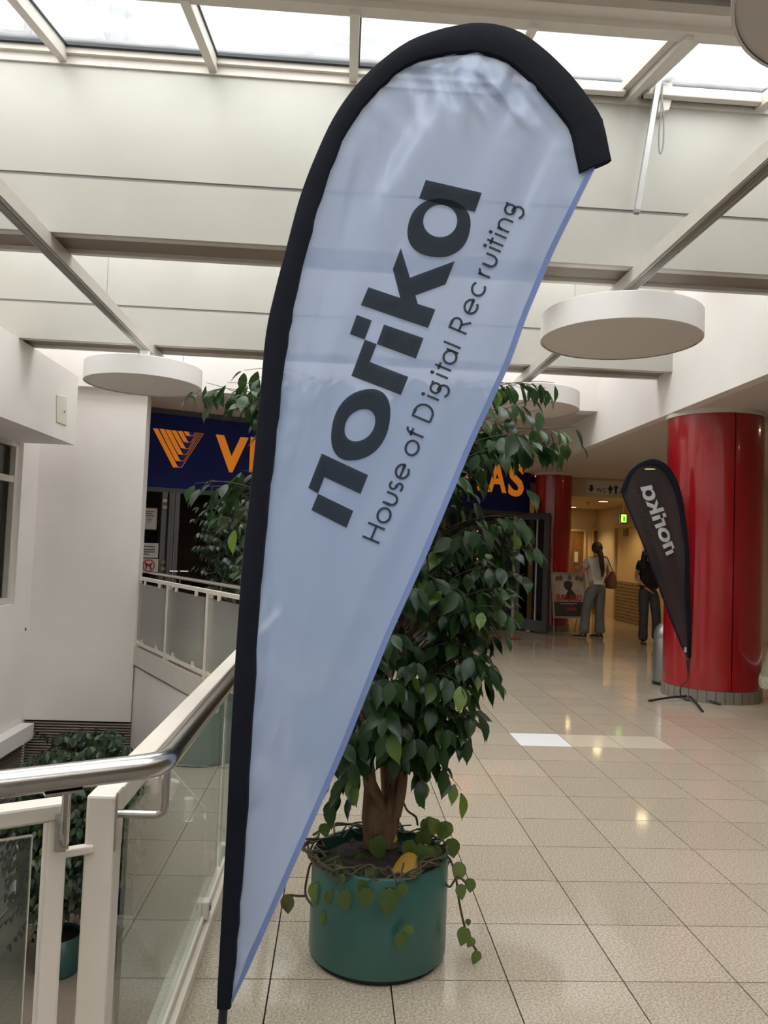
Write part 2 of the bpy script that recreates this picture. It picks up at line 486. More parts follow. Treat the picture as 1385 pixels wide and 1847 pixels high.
def text_parts(body, origin, ex, ey, size, m, parent, depth=0.004, bold=0.0, xpos=None, name='letter', width=None, label=None):
    """each character of a word as one flat, slightly raised letter; ex, ey: unit vectors of writing direction and up"""
    ex = Vector(ex).normalized(); ey = Vector(ey).normalized(); ez = ex.cross(ey)
    x = 0.0
    for i, ch in enumerate(body):
        if ch == ' ':
            x += 0.3 * size; continue
        cu = bpy.data.curves.new('glyph', 'FONT')
        cu.body = ch; cu.size = size; cu.offset = bold; cu.resolution_u = 4
        t = bpy.data.objects.new('glyph', cu)
        me = bpy.data.meshes.new_from_object(t)
        xs = [v.co.x for v in me.vertices]
        w = (max(xs) - min(xs)); x0 = min(xs)
        bx = xpos[i] if xpos else x
        sx = 1.0
        if width and width[i]: sx = width[i] / w
        bm = bmesh.new(); bm.from_mesh(me)
        r = bmesh.ops.extrude_face_region(bm, geom=bm.faces[:])
        for v in r['geom']:
            if isinstance(v, bmesh.types.BMVert): v.co.z += depth
        bm.to_mesh(me); bm.free()
        V = [Vector(origin) + ex * ((v.co.x - x0) * sx + bx) + ey * v.co.y + ez * v.co.z for v in me.vertices]
        Fc = [tuple(p.vertices) for p in me.polygons]
        o = obj(name, (V, Fc), m, parent)
        if label: o['label'] = label
        x += w * sx + 0.12 * size
        bpy.data.meshes.remove(me); bpy.data.objects.remove(t); bpy.data.curves.remove(cu)
    return x

# ================================================================== THE SETTING
rnd = random.Random(7)
VX = -0.42                       # edge of the stair void along the near rail
DA = Vector((-0.42, 6.71, 0))    # where the void edge turns
DB = Vector((-2.72, 10.83, 0))   # where it meets the white wall
DDIR = (DB - DA).normalized()
ZL = -3.5                        # lower floor

# ---- floor slab and its granite tiles
slab = prism([(VX, 1.78, -0.022), (-0.9, 1.52, -0.022), (-4.13, -0.4, -0.022), (-4.13, -5, -0.022), (8, -5, -0.022), (8, 20, -0.022), (-4.13, 20, -0.022),
              (-4.13, 12.2, -0.022), (-2.72, 10.83, -0.022), (DA.x, DA.y, -0.022)], (0, 0, -0.26))
floor = struct('floor', slab, M_grout, 'polished beige granite tile floor of the upper level')
TS, TX0, TY0 = 0.4015, 0.6325, 2.677
def clip(poly, p, n):
    out = []
    for i in range(len(poly)):
        a, b = Vector(poly[i]), Vector(poly[(i + 1) % len(poly)])
        da, db = (a - p).dot(n), (b - p).dot(n)
        if da >= 0: out.append(a)
        if da * db < 0: out.append(a + (b - a) * (da / (da - db)))
    return out
full_tile = None
cells = []
for i in range(-12, 20):
    for j in range(-4, 44):
        x0, y0 = TX0 + i * TS, TY0 + j * TS
        g = 0.0026
        poly = [Vector((x0 + g, y0 + g, 0)), Vector((x0 + TS - g, y0 + g, 0)), Vector((x0 + TS - g, y0 + TS - g, 0)), Vector((x0 + g, y0 + TS - g, 0))]
        n0 = len(poly)
        area0 = list(poly)
        if y0 + TS < 1.9:
            continue
        if y0 < DA.y:
            poly = clip(poly, Vector((VX, 0, 0)), Vector((1, 0, 0)))
        else:
            nd = Vector((DDIR.y, -DDIR.x, 0))
            if nd.x < 0: nd = -nd
            poly = clip(poly, DA, nd)
        if len(poly) < 3: continue
        cx_, cy_, dz = proj((x0 + TS / 2, y0 + TS / 2, 0))
        if dz < 0.5 or cx_ < -150 or cx_ > 1530 or cy_ > 2050: continue
        cells.append((dz, poly, len(poly) == 4 and all((p - q).length < 1e-6 for p, q in zip(poly, area0)), i, j))
cells.sort(key=lambda c: c[0])
tile_me = mesh_data('tile', join(box(-TS / 2 + 0.0026, TS / 2 - 0.0026, -TS / 2 + 0.0026, TS / 2 - 0.0026, -0.02, 0)), M_tile)
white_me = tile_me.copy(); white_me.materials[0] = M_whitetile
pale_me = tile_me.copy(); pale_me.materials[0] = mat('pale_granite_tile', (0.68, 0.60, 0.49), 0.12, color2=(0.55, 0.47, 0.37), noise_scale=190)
rest = []
nt_ = 0
for dz, poly, whole, i, j in cells:
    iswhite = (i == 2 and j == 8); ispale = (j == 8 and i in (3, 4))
    if nt_ < 300 or iswhite:
        nt_ += 1
        if whole:
            M = Matrix.Translation((TX0 + (i + 0.5) * TS, TY0 + (j + 0.5) * TS, 0))
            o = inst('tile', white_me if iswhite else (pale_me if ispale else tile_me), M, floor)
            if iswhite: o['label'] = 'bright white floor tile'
        else:
            obj('tile', prism(poly, (0, 0, -0.02)), M_tile, floor)
    else:
        rest.append(prism(poly, (0, 0, -0.02)))
if rest:
    obj('tile_field', join(*rest), M_tile, floor, kind='stuff')

# ---- lower floor of the stair void
lf = struct('floor', box(-4.2, 3.0, 1.0, 12.0, ZL - 0.2, ZL - 0.015), M_grout, 'beige tile floor of the lower level seen down the stair void')
lt_me = mesh_data('tile', box(-0.198, 0.198, -0.198, 0.198, -0.015, 0), M_lowtile)
for i in range(14):
    for j in range(17):
        inst('tile', lt_me, Matrix.Translation((-3.95 + i * 0.4, 4.9 + j * 0.4, ZL)), lf)

# ---- left wall with its window, sill ledge and slat cladding below
LX = -4.13
wl = struct('wall_left', join(box(LX - 0.25, LX, -5, 7.0, -1.2, 5.0), box(LX - 0.25, LX, 10.25, 12.2, -1.2, 5.0), box(LX - 0.25, LX, 7.0, 10.25, -1.2, 0.56), box(LX - 0.25, LX, 7.0, 10.25, 2.66, 5.0),
                             box(LX - 0.25, LX - 0.06, -5, 12.2, ZL, -1.2)), M_wall, 'white wall at the left side of the stair void')
ledge = obj('ledge', box(LX, LX + 0.16, 3.0, 10.72, -1.25, -1.05), M_wall, wl)
obj('cladding_backing', box(LX - 0.06, LX - 0.035, 3.0, 10.86, -2.5, -1.25), M_dark, wl)
for k in range(30):
    obj('slat', box(LX - 0.03, LX + 0.01, 3.0, 10.80, -1.29 - 0.036 * k - 0.017, -1.29 - 0.036 * k), M_slat, wl)
w1 = struct('window_1', join(box(LX - 0.20, LX - 0.06, 7.0, 7.08, 0.56, 2.66), box(LX - 0.20, LX - 0.06, 10.17, 10.25, 0.56, 2.66), box(LX - 0.20, LX - 0.06, 7.08, 10.17, 0.56, 0.64),
                             box(LX - 0.20, LX - 0.06, 7.08, 10.17, 2.58, 2.66), box(LX - 0.19, LX - 0.07, 7.08, 10.17, 2.12, 2.20), box(LX - 0.2, LX - 0.06, 8.58, 8.66, 0.64, 2.58)), M_frame, 'tall window with a transom in the left wall')
for (a, b) in ((7.08, 8.58), (8.66, 10.17)):
    obj('pane', box(LX - 0.14, LX - 0.13, a, b, 0.64, 2.12), M_winglass, w1)
    obj('pane', box(LX - 0.14, LX - 0.13, a, b, 2.20, 2.58), M_winglass, w1)
obj('curtain', box(LX - 0.24, LX - 0.22, 7.0, 10.25, 0.56, 2.66), M_curtain, w1)
tr1 = struct('trim_1', box(LX, -3.42, -5, 10.05, 2.62, 3.498), M_wall, 'white bulkhead overhanging the left wall and its window', cat='bulkhead')
ap = obj('access_panel', prism([onx(x, y, -3.42) for x, y in ((101, 712), (119, 716), (119, 768), (101, 761))], (0.012, 0, 0)), M_panel, tr1)
bevel(ap, 0.003)
kb = onx(116.5, 743, -3.40)
obj('lock', cyl((0, 0, 0), 0.006, -0.005, 0.012, 10), M_black, ap).location = kb

hq = onx(46, 1135, LX + 0.002)
obj('cable_hole', tube([hq, hq + Vector((0.004, 0, 0))], 0.022, 12), M_black, wl)

# ---- white wall block between the bulkhead and the entrance
wb = struct('wall_back', join(box(LX, -2.72, 10.78, 11.0, -1.02, 3.5)), M_wall, 'white wall beside the cinema entrance, above the dark slat cladding')
for k in range(30):
    z = -1.05 - 0.036 * k
    obj('slat', box(LX, -2.72 + 0.0, 10.80, 10.83, z - 0.017, z), M_slat, wb)
obj('cladding_backing', box(LX, -2.72, 10.86, 11.0, ZL, -1.02), M_dark, wb)

# ---- wall under the far rail, with its edge fascia
nd = Vector((-DDIR.y, DDIR.x, 0))
if nd.x > 0: nd = -nd            # towards the void
wd = struct('wall_void', prism([DA + Vector((0, 0, -0.02)), DB + Vector((0, 0, -0.02)), DB + Vector((0, 0, ZL)), DA + Vector((0, 0, ZL))], -nd * 0.2), M_wall, 'white wall of the stair void below the far balustrade')
fa = obj('fascia', prism([DA + nd * 0.03 + Vector((0, 0, 0.0)), DB + nd * 0.03 + Vector((0, 0, 0.0)), DB + nd * 0.03 + Vector((0, 0, -0.24)), DA + nd * 0.03 + Vector((0, 0, -0.24))], -nd * 0.028), M_frame, wd)
struct('wall_stair', box(VX + 0.005, VX + 0.10, 1.8, 6.7, -0.30, -0.024), M_frame, 'cream slab edge below the near balustrade')

# ---- outer shell: right wall, rear wall, low ceiling on the right
struct('wall_right', box(8.0, 8.2, -5, 20, 0, 3.3), M_warmwall, 'warm-lit wall far to the right behind the red column')
struct('wall_rear', box(-4.4, 8.2, -5.2, -5.0, -3.6, 5.6), M_wall, 'white wall behind the viewpoint')
SX = 3.55
ce = struct('ceiling', box(SX + 0.12, 8.0, -5, 15.5, 3.05, 3.2), M_ceil, 'low flat ceiling on the right around the red columns')
struct('trim_2', box(SX, SX + 0.12, -5, 15.5, 3.05, 5.0), M_wall, 'white bulkhead above the low ceiling edge on the right', cat='bulkhead')
struct('ceiling', box(LX, SX, 10.95, 15.6, 3.5, 3.6), M_ceil, 'flat ceiling in front of the blue cinema sign')

# ---- roof beams: cream boxes across the hall with a groove and a taupe soffit
BEAMS = [5.27 - 2.93 * k for k in (3, 2, 1)] + [5.27, 8.2]
for n, Y in enumerate(BEAMS):
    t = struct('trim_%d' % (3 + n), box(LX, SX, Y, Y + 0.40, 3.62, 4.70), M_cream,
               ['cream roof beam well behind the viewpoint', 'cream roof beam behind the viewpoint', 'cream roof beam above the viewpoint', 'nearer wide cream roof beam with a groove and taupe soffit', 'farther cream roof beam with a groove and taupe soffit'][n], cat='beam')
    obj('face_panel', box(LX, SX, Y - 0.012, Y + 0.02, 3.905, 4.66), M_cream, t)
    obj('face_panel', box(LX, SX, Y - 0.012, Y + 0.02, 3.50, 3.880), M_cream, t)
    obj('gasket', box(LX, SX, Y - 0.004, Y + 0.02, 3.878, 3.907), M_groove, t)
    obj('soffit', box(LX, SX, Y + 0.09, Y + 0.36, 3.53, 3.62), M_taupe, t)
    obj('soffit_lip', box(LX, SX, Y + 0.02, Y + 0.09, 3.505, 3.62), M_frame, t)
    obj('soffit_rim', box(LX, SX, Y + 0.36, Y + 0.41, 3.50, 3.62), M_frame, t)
    if n == 4:
        for jx in (-2.55, 2.445):
            obj('panel_joint', box(jx, jx + 0.006, Y - 0.0135, Y, 3.91, 4.65), M_groove, t)
# end wall of the skylight
t = struct('wall_end', box(LX, SX, 10.65, 10.95, 3.5, 5.4), M_wall, 'bright white end wall below the skylight')
obj('panel_joint', box(1.0, 1.007, 10.648, 10.66, 3.5, 5.2), M_groove, t)
obj('panel_joint', box(-2.24, -2.233, 10.648, 10.66, 3.5, 5.2), M_groove, t)

# ---- skylights: between every two beams two glazed slopes down to a gutter beam
RX = [-3.95, -3.0, -2.01, -1.0, -0.035, 1.0, 1.92, 2.86]
ends = BEAMS + [10.65]
starts = [-5.0] + [y + 0.40 for y in BEAMS]
for n, Y in enumerate(ends):
    y0 = starts[n]
    yg1 = Y - 1.015; yg0 = yg1 - 0.30          # gutter strip
    if yg0 < y0 + 0.2: yg0 = y0 + 0.3
    zg, zt = 4.55, 4.78
    w = struct('window_%d' % (2 + n), join(box(LX, SX, yg1, yg1 + 0.09, zg - 0.04, zg + 0.06), box(LX, SX, Y - 0.06, Y - 0.013, zt - 0.06, zt + 0.02)), M_frame,
               ['skylight strip well behind the viewpoint', 'skylight strip behind the viewpoint', 'skylight strip straight above the viewpoint', 'frosted skylight strip in front of the nearer roof beam', 'skylight strip between the two roof beams', 'skylight strip in front of the end wall'][n], cat='skylight')
    obj('gutter', box(LX, SX, yg0, yg1, zg + 0.0, zg + 0.08), M_ceil, w)
    obj('seal', box(LX, SX, Y - 0.085, Y - 0.06, zt - 0.02, zt + 0.03), M_rubber, w)
    obj('frame_head', box(LX, SX, Y - 0.03, Y, 4.66, 4.74), M_frame, w)
    up = Vector((0, Y - 0.06 - yg1, zt - zg)); un = Vector((0, -up.z, up.y)).normalized()
    xs = [LX] + RX + [SX]
    for x in RX:
        a = Vector((x, yg1 + 0.03, zg - 0.015)); b = Vector((x, Y - 0.012, zt - 0.055))
        bevel(obj('rafter', beam_between(a, b, 0.058, 0.09), M_frame, w), 0.004)
        obj('gasket', beam_between(a + Vector((0.034, 0, 0.05)), b + Vector((0.034, -0.02, 0.05)), 0.012, 0.012), M_rubber, w)
    if n == 3:       # the opening sashes on the right have frames of their own
        for x in (1.86, 2.00, 2.92):
            a = Vector((x, yg1 + 0.06, zg + 0.005)); b = Vector((x, Y - 0.06, zt - 0.03))
            obj('sash_stile', beam_between(a, b, 0.05, 0.055), M_frame, w)
        for x0, x1 in ((1.03, 1.86), (2.0, 2.92)):
            bevel(obj('sash_rail', box(x0, x1, Y - 0.13, Y - 0.07, zt - 0.10, zt - 0.03), M_frame, w), 0.006)
            obj('sash_gap', box(x0, x1, Y - 0.07, Y - 0.045, zt - 0.085, zt - 0.07), M_rubber, w)
    for x0, x1 in zip(xs[:-1], xs[1:]):
        c0 = Vector(((x0 + x1) / 2, yg1 + 0.03, zg + 0.05)); c1 = Vector(((x0 + x1) / 2, Y - 0.03, zt + 0.02))
        obj('pane', beam_between(c0, c1, x1 - x0 - 0.03, 0.012), M_glassroof, w)
        if yg0 - y0 > 0.3:
            c2 = Vector(((x0 + x1) / 2, y0 - 0.0, zt)); c3 = Vector(((x0 + x1) / 2, yg0 + 0.02, zg + 0.05))
            obj('pane', beam_between(c2, c3, x1 - x0 - 0.03, 0.012), M_glassroof, w)
    if yg0 - y0 > 0.3:
        for x in RX:
            obj('rafter', beam_between((x, y0, zt - 0.05), (x, yg0, zg), 0.058, 0.09), M_frame, w)
# roof edge above the bulkheads
struct('ceiling', join(box(LX - 0.3, LX, -5.2, 11.0, 5.0, 5.1), box(SX - 0.01, 8.2, -5.2, 20, 4.98, 5.1)), M_wall, 'roof slab closing the bulkheads beside the skylight')

# ---- the house outside, seen dimly through the skylight glass
hb = thing('neighbour_house', (0, 15.0, 6.0), 'pale house facade with windows seen dimly through the skylight', 'building')
obj('facade', box(-14, 16, 15.0, 15.4, 6.0, 14.5), M_facade, hb)
for (x0, y0, x1, y1) in ((556, 75, 632, 132), (660, 85, 735, 140), (1020, 105, 1120, 160), (0, 5, 55, 70)):
    a = ony(x0, y0, 14.98); b = ony(x1, y1, 14.98)
    f = obj('window', box(a.x, b.x, 14.95, 15.0, b.z, a.z), M_pipe, hb)
    obj('pane', box(a.x + 0.12, b.x - 0.12, 14.93, 14.96, b.z + 0.12, a.z - 0.12), M_facadewin, f)
a = ony(214, 50, 14.7)
obj('downpipe', tube([(a.x, 14.7, 6.0), (a.x, 14.7, 14.5)], 0.17, 12), M_pipe, hb, smooth=True)
b1, b2 = ony(160, -10, 14.7), ony(195, 100, 14.7)
obj('drain_branch', tube([b1, b2], 0.08, 8), M_pipe, hb, smooth=True)

# ================================================================== CINEMA ENTRANCE (angled front)
EA = Vector((-2.97, 12.1, 0)); EB = Vector((3.70, 15.02, 0))
ED = (EB - EA).normalized(); EN = Vector((ED.y, -ED.x, 0))     # EN faces the hall
UPZ = Vector((0, 0, 1))
def onE(x, y, off=0.0):
    return onplane(x, y, EA + EN * off, EN)
def epan(a, b, z0, z1, off=0.0, th=0.05):
    """upright box on the entrance line between distances a and b along it"""
    p0, p1 = EA + ED * a + EN * off, EA + ED * b + EN * off
    return prism([p0 + UPZ * z0, p1 + UPZ * z0, p1 + UPZ * z1, p0 + UPZ * z1], -EN * th)
EL = (EB - EA).length
sg = thing('cinema_sign', EA + Vector((0, 0, 2.27)), 'long dark blue sign with orange lettering above the cinema entrance', 'sign')
obj('sign_box', epan(-0.6, EL, 2.27, 3.42, 0.0, 0.18), M_signblue, sg)
obj('top_rail', epan(-0.6, EL, 3.42, 3.50, 0.02, 0.2), M_darksteel, sg)
def logo(px, py): return (260 + px / 6.595, 720 + py / 6.595)
def flat_on_E(poly, off, th=0.004):
    return prism([onE(*logo(*p), off + th) for p in poly], -EN * th)
emb = obj('emblem_infill', flat_on_E([(528, 386), (618, 398), (452, 800), (440, 812), (395, 800)], 0.002), M_signbright, sg)
bands = [((105, 345), (165, 350), (402, 806), (345, 812)), ((182, 352), (240, 356), (434, 738), (375, 735)), ((250, 360), (312, 366), (464, 662), (405, 655)),
         ((322, 368), (382, 374), (497, 592), (440, 580)), ((398, 377), (455, 380), (527, 517), (470, 508)), ((470, 382), (525, 385), (552, 442), (498, 432))]
tails_ = [((345, 804), (445, 807), (706, 404), (713, 408), (449, 817), (345, 814)), ((430, 732), (470, 733), (686, 402), (692, 405), (474, 741), (432, 740)),
         ((460, 657), (500, 657), (666, 400), (672, 402), (504, 665), (462, 664)), ((493, 586), (530, 584), (647, 398), (653, 400), (534, 592), (496, 593)),
         ((522, 510), (560, 506), (628, 396), (634, 398), (564, 514), (526, 518)), ((548, 436), (586, 432), (611, 395), (617, 397), (590, 440), (551, 443))]
tails = []
for q in tails_:        # keep the inner edge, halve the width of the fine lines
    q = [Vector(p) for p in q]
    tails.append([q[0], q[1], q[2], q[2] + (q[3] - q[2]) * 0.6, q[1] + (q[4] - q[1]) * 0.6, q[0] + (q[5] - q[0]) * 0.6])
for bnd, tl in zip(bands, tails):
    o = obj('emblem_stripe', flat_on_E(bnd, 0.004), M_orange, sg)
    obj('emblem_line', flat_on_E(tl, 0.005), M_orange, o)
def eletter(ch, xl, xr, ytop, ybot, bold=0.02):
    a = onE(xl, ybot, 0.002); b = onE(xr, ybot, 0.002); c = onE(xl, ytop, 0.002)
    hgt = c.z - a.z
    text_parts(ch, Vector((a.x, a.y, a.z)), ED, UPZ, hgt / 0.70, M_orange, sg, 0.02, bold=hgt * bold, width=[(b - a).length])
eletter('V', 386, 445, 785, 846, 0.05)
eletter('I', 449, 458, 789, 849, 0.045)
eletter('M', 822, 870, 828, 880, 0.03)
eletter('A', 879, 912, 833, 885, 0.035)
eletter('S', 916, 943, 836, 892, 0.035)

# door screen: fixed frame, glass leaves, dark hall beyond
d1 = struct('door_1', join(epan(-0.55, EL, 2.20, 2.27, 0.0, 0.10)), M_darksteel, 'dark metal and glass door front below the blue cinema sign')
sl = lambda px, py: (onE(px, py) - EA).dot(ED)
for s0, s1, off in ((-0.55, -0.48, 0), (sl(290, 950), sl(299, 950), 0.02), (sl(301, 950) + 0.01, sl(305, 950), 0.06), (sl(307, 950), sl(312, 950), 0.05), (sl(316, 950), sl(322, 950), 0.02), (1.9, 1.98, 0), (3.6, 3.7, 0), (5.2, 5.3, 0), (EL - 0.12, EL, 0)):
    obj('mullion', epan(s0, max(s1, s0 + 0.035), 0.0, 2.20, off, 0.08), M_doormetal if s0 < 1.5 else M_darksteel, d1)
for s0, s1 in ((-0.48, sl(290, 950)), (0.55, 1.9), (1.98, 3.6)):
    obj('pane', epan(s0, s1, 0.1, 2.2, -0.03, 0.012), M_glassdoor, d1)
obj('threshold', epan(-0.55, EL, 0.0, 0.012, 0.0, 0.1), M_darksteel, d1)
for px, py in ((297, 903), (297, 915), (293, 1014), (293, 1026)):
    c = onE(px, py, 0.03)
    obj('hinge_plate', obox(c, ED, EN, UPZ, 0.032, 0.02, 0.026), M_steel, d1)
for px in (305, 324):
    c = onE(px, 1030, 0.05)
    obj('handle', tube([c, c + EN * 0.05, c + EN * 0.05 + ED * 0.12], 0.011, 8), M_steel, d1, smooth=True)
# notices behind the glass
def notice(x0, y0, x1, y1, label, frame, name):
    a, b = onE(x0, y1, 0.012), onE(x1, y0, 0.012)
    t = thing(name, (a.x, a.y, a.z), label, 'notice')
    w = (b - a).dot(ED); h = b.z - a.z
    def rect(s0, s1, z0, z1, off):
        p = lambda s, z: a + ED * (s * w) + UPZ * (z * h) + EN * off
        return prism([p(s0, z0), p(s1, z0), p(s1, z1), p(s0, z1)], -EN * 0.004)
    obj('sheet', rect(0, 1, 0, 1, 0.0), M_paper, t)
    if frame:
        for q in ((0, 1, 0, 0.04), (0, 1, 0.96, 1), (0.94, 1, 0, 1), (0, 0.06, 0, 1)):
            obj('frame_bar', rect(*q, 0.004), M_tinframe, t)
    return t, rect, a, w, h
t, rect, a, w, h = notice(246, 917, 284, 954, 'framed white notice on the door glass, highest of the three', True, 'framed_notice')
for k, z in enumerate((0.82, 0.72, 0.62)): obj('text_line', rect(0.2, 0.85 - 0.1 * (k == 1), z, z + 0.035, 0.003), M_ink, t)
def ring(t, c, r0, r1, m, name, off=0.004, n=24):
    V = []; Fc = []
    for k in range(n):
        an = 2 * math.pi * k / n
        d = ED * math.cos(an) + UPZ * math.sin(an)
        V += [c + d * r0 + EN * off, c + d * r1 + EN * off]
    for k in range(n):
        j = (k + 1) % n
        Fc.append((2 * k, 2 * k + 1, 2 * j + 1, 2 * j))
    return obj(name, (V, Fc), m, t, fix=False)
c = onE(269, 938, 0.012)
ring(t, c, 0.030, 0.036, M_ink, 'symbol_ring')
obj('symbol', prism([c + ED * x + UPZ * z + EN * 0.004 for x, z in ((-0.022, -0.008), (0.018, 0.004), (0.022, 0.014), (-0.018, 0.004))], EN * 0.001), M_ink, t)
t, rect, a, w, h = notice(244, 980, 286, 1005, 'plain white notice on the door glass above the dog sign', False, 'paper_notice')
for k, z in enumerate((0.72, 0.52, 0.36, 0.2)): obj('text_line', rect(0.2, 0.85 - 0.25 * (k == 3), z, z + 0.06, 0.003), M_ink, t)
t, rect, a, w, h = notice(244, 1008, 286, 1033, 'white no-dogs notice with a red crossed ring on the door glass', False, 'dog_ban_notice')
c = onE(268, 1020, 0.012)
ring(t, c, 0.078, 0.094, M_redink, 'ban_ring', 0.006)
dog = [(-0.055, 0.02), (-0.03, 0.028), (0.025, 0.02), (0.035, 0.045), (0.06, 0.038), (0.05, 0.02), (0.035, 0.0), (0.035, -0.055), (0.022, -0.055), (0.02, -0.01), (-0.02, -0.008), (-0.03, -0.055), (-0.043, -0.055), (-0.045, -0.005), (-0.06, 0.04)]
obj('dog_silhouette', prism([c + ED * x + UPZ * z + EN * 0.003 for x, z in dog], EN * 0.001), M_ink, t)
obj('ban_bar', prism([c + ED * x + UPZ * z + EN * 0.007 for x, z in ((-0.06, 0.05), (-0.05, 0.06), (0.06, -0.05), (0.05, -0.06))], EN * 0.001), M_redink, t)

# open door leaf on the right
LA, LB = Vector((3.46, 14.98, 0)), onz(986, 1143, 0)
dl = struct('door_2', join(beam_between(LA + Vector((0, 0, 1.12)), LA + Vector((0, 0, 1.121)), 0.01, 0.01)), M_darksteel, 'open dark framed glass door leaf at the right end of the cinema entrance')
LD = (LB - LA).normalized(); LN = Vector((LD.y, -LD.x, 0))
LL = (LB - LA).length
def leafbox(s0, s1, z0, z1, th=0.05):
    return prism([LA + LD * s0 + UPZ * z0 - LN * th / 2, LA + LD * s1 + UPZ * z0 - LN * th / 2, LA + LD * s1 + UPZ * z1 - LN * th / 2, LA + LD * s0 + UPZ * z1 - LN * th / 2], LN * th)
for q in ((0, 0.12, 0.02, 2.24), (LL - 0.12, LL, 0.02, 2.24), (0.12, LL - 0.12, 0.02, 0.22), (0.12, LL - 0.12, 2.12, 2.24)):
    obj('stile', leafbox(*q), M_darksteel, dl)
obj('edge_strip', leafbox(LL * 0.62, LL * 0.66, 0.22, 2.12, 0.03), M_alu, dl)
obj('pane', leafbox(0.12, LL - 0.12, 0.22, 2.12, 0.012), M_glassdoor, dl)

# the dark hall behind the doors
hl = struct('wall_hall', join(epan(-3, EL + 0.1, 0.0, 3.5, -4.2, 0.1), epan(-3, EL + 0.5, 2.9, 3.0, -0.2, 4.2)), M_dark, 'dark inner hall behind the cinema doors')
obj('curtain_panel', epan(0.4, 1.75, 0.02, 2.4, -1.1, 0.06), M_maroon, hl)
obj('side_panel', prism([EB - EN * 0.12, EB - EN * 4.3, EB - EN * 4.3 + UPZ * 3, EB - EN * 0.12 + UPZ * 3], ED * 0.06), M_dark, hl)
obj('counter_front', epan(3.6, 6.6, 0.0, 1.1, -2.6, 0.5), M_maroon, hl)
lights = []
for px, py, w_, h_ in ((855, 966, 4, 6), (868, 965, 3, 6), (883, 963, 4, 6), (897, 963, 3, 6), (915, 962, 5, 5), (936, 961, 5, 5), (882, 1036, 9, 5), (914, 1043, 4, 5), (934, 1047, 9, 5), (947, 1028, 6, 4), (897, 1020, 3, 12), (857, 985, 3, 10)):
    c = onE(px, py, -1.9)
    lights.append(obox(c, ED, EN, UPZ, w_ / 1398 * 16.3 / 2, 0.02, h_ / 1398 * 16.3 / 2))
for L_ in lights:
    t = obj('wall_light', L_, M_glow, hl)
for px in (861, 874, 889):
    for k in range(17):
        c = onE(px, 958 + k * 5.0, -1.7)
        obj('string_bulb', obox(c, ED, EN, UPZ, 0.010, 0.010, 0.010), M_glow, hl)

# ================================================================== WC CORRIDOR BACK RIGHT
fz = struct('wall_fascia', box(3.7, 8.0, 15.5, 15.6, 2.67, 3.2), M_warmwall, 'beige fascia carrying the WC sign')
struct('ceiling', box(3.6, 8.0, 15.6, 20.2, 2.67, 2.8), M_warmwall, 'warm-lit low ceiling of the WC corridor')
BW = struct('wall_corridor', join(box(3.5, 6.6, 19.6, 19.8, 0, 2.67), box(6.6, 6.8, 15.0, 20, 0, 2.67), box(3.5, 3.62, 15.1, 19.6, 0, 2.9)), M_warmwall, 'warm beige corridor walls by the WC')
def back_box(x0, y0, x1, y1, Y, th):
    a, b = ony(x0, y0, Y), ony(x1, y1, Y)
    return box(a.x, b.x, Y - th, Y + 0.02, b.z, a.z)
def floor_door(px0, px1, pytop, name, m, label):
    a, b = ony(px0, pytop, 19.58), ony(px1, pytop, 19.58)
    d = struct(name, box(a.x, b.x, 19.54, 19.6, 0.0, a.z), m, label)
    obj('frame', join(box(a.x - 0.06, a.x, 19.52, 19.6, 0, a.z + 0.06), box(b.x, b.x + 0.06, 19.52, 19.6, 0, a.z + 0.06), box(a.x, b.x, 19.52, 19.6, a.z, a.z + 0.06)), M_beige, d)
    obj('handle', tube([(b.x - 0.1, 19.52, 1.05), (b.x - 0.1, 19.47, 1.05), (b.x - 0.22, 19.47, 1.05)], 0.012, 8), M_steel, d)
    return d
d3 = floor_door(1028, 1052, 958, 'door_3', M_brown, 'brown wooden door left of the woman in the white blouse')
obj('notice', back_box(1036, 995, 1042, 1015, 19.53, 0.005), M_paper, d3)
d4 = floor_door(1070, 1091, 957, 'door_4', M_brown, 'brown wooden door behind the woman in the white blouse')
struct('trim_8', back_box(1091, 925, 1101, 1112, 19.4, 0.25), M_warmwall, 'pale wall pier beside the brown doors', cat='pier')
d5 = struct('door_5', box(6.55, 6.6, 16.35, 18.0, 0.0, 2.15), M_beige, 'cream WC door with a wood-slatted lower half in the corridor wall')
for k in range(12):
    obj('slat', box(6.52, 6.55, 16.38, 17.97, 0.03 + k * 0.075, 0.03 + k * 0.075 + 0.06), M_woodslat, d5)
obj('frame', join(box(6.5, 6.6, 16.25, 16.35, 0, 2.25), box(6.5, 6.6, 18.0, 18.1, 0, 2.25), box(6.5, 6.6, 16.35, 18.0, 2.15, 2.25)), M_beige, d5)
obj('door_plate', box(6.52, 6.55, 17.3, 17.55, 1.95, 2.12), M_woodslat, d5)
# exit sign
c = ony(1125, 935, 16.4)
ex = thing('exit_sign', (c.x, c.y, c.z - 0.09), 'small glowing green exit sign hanging in the corridor', 'exit sign')
obj('case', box(c.x - 0.075, c.x + 0.075, c.y - 0.0, c.y + 0.05, c.z - 0.11, c.z + 0.11), mat('green_case', (0.05, 0.12, 0.02), 0.5), ex)
obj('lit_face', box(c.x - 0.055, c.x + 0.055, c.y - 0.008, c.y, c.z - 0.085, c.z + 0.085), M_exit, ex)
obj('figure', join(box(c.x - 0.012, c.x + 0.006, c.y - 0.011, c.y - 0.008, c.z - 0.06, c.z + 0.05), box(c.x + 0.012, c.x + 0.026, c.y - 0.011, c.y - 0.008, c.z - 0.06, c.z + 0.03)), mat('green_figure', (0.02, 0.2, 0.02), 0.5), ex)
obj('hanger', box(c.x - 0.01, c.x + 0.01, c.y + 0.02, c.y + 0.03, c.z + 0.11, 2.67), M_white, ex)
